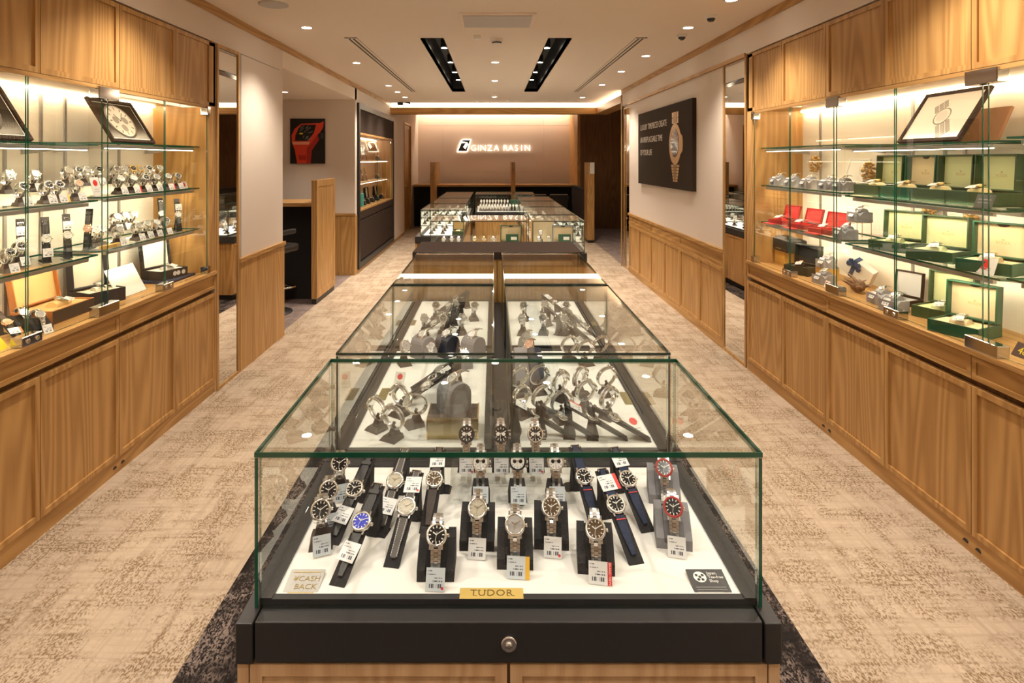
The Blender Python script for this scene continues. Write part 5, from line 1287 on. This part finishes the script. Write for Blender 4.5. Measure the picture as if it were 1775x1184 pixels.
for k, (px, wd, o, i_) in enumerate([(1553,'first',M_GREEN2,M_CREAMG),(1607,'second',M_GREEN,M_CREAM),(1668,'third',M_GREEN2,M_CREAMG),(1739,'fourth',M_GREEN2,M_CREAMG)]):
    loc = Rl(px, .285-.085, 1); loc = (loc[0], 2160/(px-VX), rzf(1, 2160/(px-VX))+.0004)
    open_box('%s open green watch box from left, upper right shelf' % wd, loc, FACE_R, .205, .165, .060, .155, .045, o, i_, 3, 'ROLEX', True, M_CREAM, arc=(k == 1), group=gb)
    in_box('gold watch in the %s green box, upper right shelf' % wd, loc, FACE_R, .165, .060, M_DIALG if k != 2 else M_DIALK, 'gold' if k < 3 else 'twotone', group='boxed watches')
loc = Rl(1493, .075, 1); tag(MB(T(*loc) @ RZ(90)).box(-.06,.06,-.022,.022,0,.004).build('lime_card', pmat('pale_lime_card', (0.75,0.76,0.48), 0.5)), 'pale yellow card lying at the shelf front, upper right shelf', 'card')
t = thing('acrylic_sign', 'clear acrylic sign with dark insert, upper right shelf', 'sign', Rl(1703, .065, 1), FACE_R); MB(RX(70)).box(-.042,.042,0,.058,0,.003).build('insert', pmat('slate_insert', (0.10,0.11,0.10), 0.3), t)
MB(RX(70)).box(-.03,.03,.035,.039,.003,.0034).box(-.03,.02,.022,.025,.003,.0034).build('small_print', M_INKG, t); MB().box(-.042,.042,-.012,.03,0,.003).build('foot', M_ACRYL, t)
# lower right shelf
for k, px in enumerate((1358, 1395, 1436)):
    loc = Rl(px, .14, 2); open_box('%s open red watch box from left, lower right shelf' % ORD[k], loc, FACE_R+R(14), .135 if k < 2 else .17, .14, .030, .095, .018, M_REDD, M_RED, 16, None, True, M_RED, group='red watch boxes')
    in_box('steel watch in the %s red box, lower right shelf' % ORD[k], loc, FACE_R+R(14), .14, .034, M_DIALW, group='boxed watches', size=.75)
    tag(MB(T(loc[0]-.105,loc[1],loc[2])).box(-.012,.03,-.06,.06,-.0002,.004).build('red_cloth', M_RED), '%s fold of red cloth from left on the lower right shelf' % ORD[k], 'cloth')
holder('grey-holder watch at the shelf front, lower right shelf', 1465, .10, 2, 0, 0, M_GREY, M_DIALW); 
t = thing('wire_stand', 'thin copper wire stand on the lower right shelf', 'stand', Rl(1490, .20, 2)); MB().tube([(-.04,-.04,0),(-.04,-.04,.09),(.04,-.04,.09),(.04,-.04,0)], .002, 6).tube([(-.04,.04,0),(-.04,.04,.09),(.04,.04,.09),(.04,.04,0)], .002, 6).box(-.042,.042,-.042,.042,.091,.094).build('frame', M_ROSE, t)
holder('grey-holder watch raised on the wire stand, lower right shelf', 1490, .20, 2, 0, .0945, M_GREY)
for k, (px, d, o, i_, wd) in enumerate([(1556,.160,M_GREEN2,M_CREAMG,'first'),(1627,.155,M_GREEN2,M_CREAMG,'second'),(1722,.16,M_GREEN,M_CREAM,'third')]):
    loc = Rl(px, d, 2); a = FACE_R+R(26)
    open_box('%s open green watch box from left, lower right shelf' % wd, loc, a, .19, .17, .050, .145, .045, o, i_, 4, 'ROLEX', True, i_, arc=(k == 2), group=gb)
    in_box('steel watch in the %s green box, lower right shelf' % wd, loc, a, .17, .050, M_DIALS, 'twotone' if k == 2 else 'steel', group='boxed watches')
goblet('left goblet of gold nuggets, lower right shelf', Rl(1609, .315, 2, .03), 80, 4, 1.1); goblet('right goblet of gold nuggets, lower right shelf', Rl(1682, .315, 2, .03), 80, 5, 1.0)
for px, wd in ((1609,'left'),(1682,'right')): tag(MB(T(*Rl(px, .315, 2))).box(-.03,.03,-.035,.035,0,.03).build('clear_block', M_ACRYL), 'clear block under the %s goblet, lower right shelf' % wd, 'block')
emblem_card('white card with red emblem before the third green box, lower right shelf', Rl(1706, .075, 2), FACE_R, .085, .07, 72)
# sill
tag(MB(T(*Rl(1366, .21, None))).box(-.06,.06,-.07,.07,0,.095).build('amber_plinth', bpy.data.materials['amber_block']), 'amber plinth under the black case, right cabinet sill', 'plinth')
loc = Rl(1366, .21, None, .0955); t = thing('black_watch_case', 'closed black leather watch case with domed lid, right cabinet sill', 'box', (loc[0],loc[1]-.02,loc[2]), FACE_R)
MB().prism([(-.07,0),(.07,0),(.07,.085),(.03,.10),(-.03,.10),(-.07,.085)], -.10, .10, 0, RZ(90) @ RX(90)).build('case_body', M_LEATH, t, .005)
text('lettering', 'PANERAI', .014, M_GOLDINK, t, T(-.02,-.0705,.018) @ RX(90), extrude=.0002, space=1.5)
loc = Rl(1392, .135, None); open_box('open blackish green watch box, right cabinet sill', loc, FACE_R+R(26), .17, .15, .055, .125, .05, pmat('black_green_leather', (0.020,0.026,0.018), .5), M_BLACKF, 4)
in_box('rose gold watch in the blackish green box, right cabinet sill', loc, FACE_R+R(26), .15, .055, M_DIALP, 'rose', group='boxed watches')
holder('grey-holder watch, lower of the stacked pair, right sill', 1428, .10, None, 10, 0, M_LGREY)
tag(MB(T(*Rl(1434, .19, None))).box(-.045,.045,-.05,.05,0,.07).build('amber_plinth', bpy.data.materials['amber_block']), 'amber plinth behind the stacked grey holder, right sill', 'plinth')
holder('grey-holder watch, upper of the stacked pair, right sill', 1434, .19, None, 10, .0705, M_LGREY)
emblem_card('small white emblem card by the middle hinge, right sill', Rl(1432, .045, None), FACE_R, .045, .04, 70)
t = thing('gift_box', 'white gift box tilted with a navy ribbon bow', 'box', Rl(1484, .255, None, .055), FACE_R+R(30))
G = T(0,0,.045) @ RY(32) @ RX(22)
MB(G).box(-.105,.105,-.018,.024,-.065,.065).build('box', M_PAPER, t, .002)
MB(G).box(-.02,.005,-.019,.025,-.066,.066).build('ribbon', M_RIBB, t)
bow = MB(G @ T(-.008,-.022,.03))
for s, a in ((-1,20),(1,-20),(-1,-40),(1,40)): bow.prism([(0,0),(s*.04,.016),(s*.046,-.004),(s*.036,-.014)] if s > 0 else [(0,0),(s*.036,-.014),(s*.046,-.004),(s*.04,.016)], -.004, .004, 0, RX(90) @ RZ(a))
bow.build('bow', M_RIBB, t)
loc = Rl(1484, .255, None); tag(MB(T(loc[0]+.01,loc[1],loc[2])).box(-.04,.04,-.05,.05,0,.042).build('gift_support', M_ACRYL), 'clear support block under the tilted gift box', 'block')
t = thing('driftwood_ornament', 'spiky brown driftwood ornament, right cabinet sill', 'ornament', Rl(1487, .16, None)); random.seed(11)
mb = MB()
for k in range(16):
    a = random.uniform(0, 6.28); l = random.uniform(.05,.11); e = random.uniform(-.05,.9)
    p0 = Vector((random.uniform(-.03,.03), random.uniform(-.035,.035), .03)); p1 = p0+Vector((math.cos(a)*l*.8, math.sin(a)*l*.8, e*l*.6)); p1.z = max(.006, p1.z); pm = (p0+p1)/2+Vector((random.uniform(-.01,.01),random.uniform(-.01,.01),.008))
    mb.tube([p0,pm,p1], [.012,.007,.002], 6)
mb.sphere((0,0,.026), (.035,.04,.024), 10, 6); mb.build('branches', M_CORAL, t)
holder('grey-holder watch left of the right-hand lock, right sill', 1527, .115, None, 0, 0, M_LGREY); holder('grey-holder watch at the right-hand lock, right sill', 1549, .085, None, 12, 0, M_LGREY)
loc = Rl(1562, .22, None); open_box('open dark grey watch box with white lining, right sill', loc, FACE_R+R(20), .14, .13, .03, .13, .02, M_UMBER, pmat('pale_grey_suede', (.55,.55,.56), .8), 6)
in_box('steel watch in the dark grey box, right sill', loc, FACE_R+R(20), .13, .03, M_DIALS, group='boxed watches')
for k, (px, d, o, i_, wd) in enumerate([(1637,.225,M_GREEN2,M_CREAMG,'rear'),(1671,.125,M_GREEN,M_CREAM,'front')]):
    loc = Rl(px, d, None); a = FACE_R+R(24)
    open_box('%s open green watch box on the right cabinet sill' % wd, loc, a, .19, .175, .052, .155, .045, o, i_, 4, 'ROLEX', True, i_, arc=(k == 1), group=gb)
    in_box('steel watch in the %s green box, right cabinet sill' % wd, loc, a, .175, .052, M_DIALS, group='boxed watches')
t = thing('price_sign', 'small brown sign with yellow number 48', 'sign', Rl(1772, .09, None), FACE_R); MB(RX(60)).box(-.045,.045,0,.055,0,.003).build('plate', pmat('plum_brown_card', (.07,.04,.045), .4), t)
text('lettering', '48', .038, M_YELL, t, RX(60) @ T(-.008,.024,.0032), extrude=.0002)
MB().box(-.04,.04,-.0,.035,0,.002).build('foot', M_ACRYL, t)
photo_frame('framed drawing of a steel watch on the top right shelf', (1.985,2.635,rzf(0,2.6)+.0003), FACE_R, .37, .275, 58, False)
t = thing('brown_folder', 'flat brown card folder leaning behind the framed drawing', 'folder', (2.10,2.50,rzf(0,2.5)+.0003), FACE_R); MB(RX(66)).box(-.10,.10,0,.16,0,.008).build('cover', pmat('brown_card', (.30,.15,.07), .6), t); MB(RX(66)).box(-.10,.10,0,.16,-.004,-.001).build('back_cover', bpy.data.materials['brown_card'], t)

# ================================================================== REAR ISLAND CONTENT
G5 = 'watches in the rear island showcases'
def rw(desc, x, y, dial, post='drop', up=0.0, smat=M_GREEN, **k): wset(desc, (x,y,Z_DECK+up+.0003), 0, post, dial, smat, group=G5, **k)
for k, px in enumerate((823,839,855)): rw('%s cream-dial watch from left on a green stand, rear island front' % ORD[k], (px-VX)*5.42/1000, 5.42, M_DIALC, tagpos='drop', strap='steel', metal='gold' if k < 2 else 'steel')
for k, px in enumerate((769,783,795)): rw('%s steel watch from left at the left of the rear island front' % ORD[k], (px-VX)*5.42/1000, 5.42, M_DIALW, smat=M_GREY, tagpos='drop')
for k, (px, y) in enumerate([(934,5.42),(937,5.55),(951,5.42)]): rw('%s watch from left in the right front rear-island showcase' % ORD[k], (px-VX)*y/1000, y, M_DIALW if k < 2 else M_DIALC, up=.04 if k == 1 else 0, smat=M_GREEN, tagpos='drop' if k == 2 else None)
for lab, px, y, o in (('upright green framed watch box, middle of the rear island front', 886, 5.56, M_GREEN), ('upright blue-grey framed watch box, right of the rear island front', 977, 5.56, pmat('blue_grey_leather', (.10,.17,.22), .5))):
    t = open_box(lab, ((px-VX)*y/1000, y, Z_DECK+.0003), 0, .205, .12, .03, .165, .03, o, M_CREAM, 5, None, False, arc=True, group='boxes in the rear island')
    MB(T(.01,.0,.031) @ RX(80)).box(-.06,.06,0,.085,0,.003).build('green_booklet', M_GREEN, t); MB(T(.01,-.004,.031) @ RX(80)).box(-.012,.045,.03,.06,.003,.0036).build('booklet_label', M_PAPER, t)
t = thing('cream_backdrop', 'cream card backdrop in the right front rear-island showcase', 'display board', (.47,5.70,Z_DECK+.0003)); MB().box(-.10,.13,0,.006,0,.24).build('board', M_CREAM, t); MB().box(-.10,.13,.006,.05,0,.006).build('foot', M_CREAM, t)
t = open_box('green watch box with gold bangles on the left of the rear island front', ((794-VX)*5.66/1000, 5.66, Z_DECK+.10), 0, .11, .10, .04, .09, .02, M_GREEN2, M_DIALG, 10, None, True, M_GOLD, group='boxes in the rear island')
tag(MB(T((794-VX)*5.66/1000, 5.66, Z_DECK)).box(-.06,.06,-.05,.05,0,.0995).build('clear_block', M_ACRYL), 'clear block under the bangle box, rear island', 'block')
for row in range(2):
    for k in range(13):
        px = 833+5.0*k if k < 7 else 868+5.4*(k-7); yy = 9.40+.17*row
        if 880 < px < 892 and row: continue
        rw('%s watch from left, %s row, rear cross showcase' % (ORD[k], ['front','raised rear'][row]), (px-VX)*yy/1000+.012*row, yy, M_DIALW, up=.062*row, smat=M_BLACKF)
t = thing('display_riser', 'white step riser in the rear cross showcase', 'riser', (.05,9.57,Z_DECK+.0002), 0, 'cream shelf risers'); MB().box(-.31,.55,-.06,.06,0.058,.0619).build('top_plate', M_WHITE, t); MB().box(-.31,.55,-.06,-.055,0,.058).build('front_plate', M_WHITE, t)
t = thing('green_box', 'dark green upright box in the rear cross showcase', 'box', (.335,9.47,Z_DECK+.0003)); MB().box(-.06,.06,-.03,.03,0,.17).build('body', M_GREEN, t, .003); MB().box(-.061,.061,-.031,.031,.17,.18).build('lid', M_GREEN, t, .002)
# watches on the decks of the other rear showcases
n = 0
for x0, ylist in ((-0.57,[6.5,6.75,7.0,7.5,7.8,8.1,8.6,8.9,9.3]), (0.585,[6.0,6.3,6.6,7.0,7.3,7.6,8.0,8.3])):
    side = 'left' if x0 < 0 else 'right'
    for k, y in enumerate(ylist):
        for j, dx in enumerate((-.13, 0, .13)):
            rw('%s %s watch from the front in the %s rear-island row' % (ORD[k], ['outer','middle','inner'][j if side == 'left' else 2-j], side), x0+dx, y, (M_DIALS,M_DIALK,M_DIALW)[(j+k) % 3], 'ring', smat=M_BROWN); n += 1

# ================================================================== BLACK WALL DISPLAY CONTENT
G6 = 'things in the black wall display'
def nd(px, z, d=0.16): X = XL-d; return (X, X*1000/(px-VX), z+.0004)
for k, px in enumerate((630,637,645,653,662)): wset('%s watch from left at the bottom of the black wall display' % ORD[k], nd(px,.86,.12), FACE_L, 'pillow', (M_DIALS,M_DIALW,M_DIALK)[k % 3], M_BLACKF, group=G6)
for k, px in enumerate((628,634,654)): wset('%s watch from left on the middle shelf of the black wall display' % ORD[k], nd(px,1.22,.17), FACE_L, 'tall' if k < 2 else 'pillow', M_DIALW, M_BLACKF, group=G6, strap='black' if k < 2 else 'steel')
wset('watch on the top shelf of the black wall display', nd(655,1.54,.17), FACE_L, 'pillow', M_DIALK, M_BLACKF, group=G6)
wset('strap watch behind the triangle card, black wall display', nd(634,1.54,.19), FACE_L, 'tall', M_DIALW, M_BLACKF, group=G6, strap='black')
t = thing('triangle_card', 'white card with a triangle on the top shelf of the black display', 'card', nd(629,1.545,.09), FACE_L); MB(T(0,0,.08) @ RX(86)).box(-.10,.10,0,.19,0,.004).build('card', M_PAPER, t); MB(T(0,0,.08) @ RX(86)).prism([(-.06,.03),(.06,.03),(0,.15)], .004, .0045).build('triangle', M_INKG, t); MB().tube([(-.05,.03,0),(-.05,.006,.10)], .004, 6).tube([(.05,.03,0),(.05,.006,.10)], .004, 6).build('easel_legs', M_BLACK, t)
for k, (px, o) in enumerate([(640,M_BLACKF),(655,M_UMBER)]): open_box('%s open dark box at the back of the black wall display' % ['left','right'][k], nd(px,.86,.23), FACE_L, .22, .11, .05, .17, .03, o, pmat('oat_suede', (.62,.55,.42), .8) if k == 0 else bpy.data.materials['oat_suede'], 6, group=G6)
t = thing('turquoise_bag', 'turquoise gift bag at the left of the black wall display', 'bag', nd(626.5,.86,.09), FACE_L); MB().box(-.05,.05,-.025,.025,0,.19).build('bag_body', M_TEAL, t); MB().tube([(-.025,-.01,.19),(-.022,-.01,.225),(.022,-.01,.225),(.025,-.01,.19)], .002, 6).build('handle', M_PAPER, t)
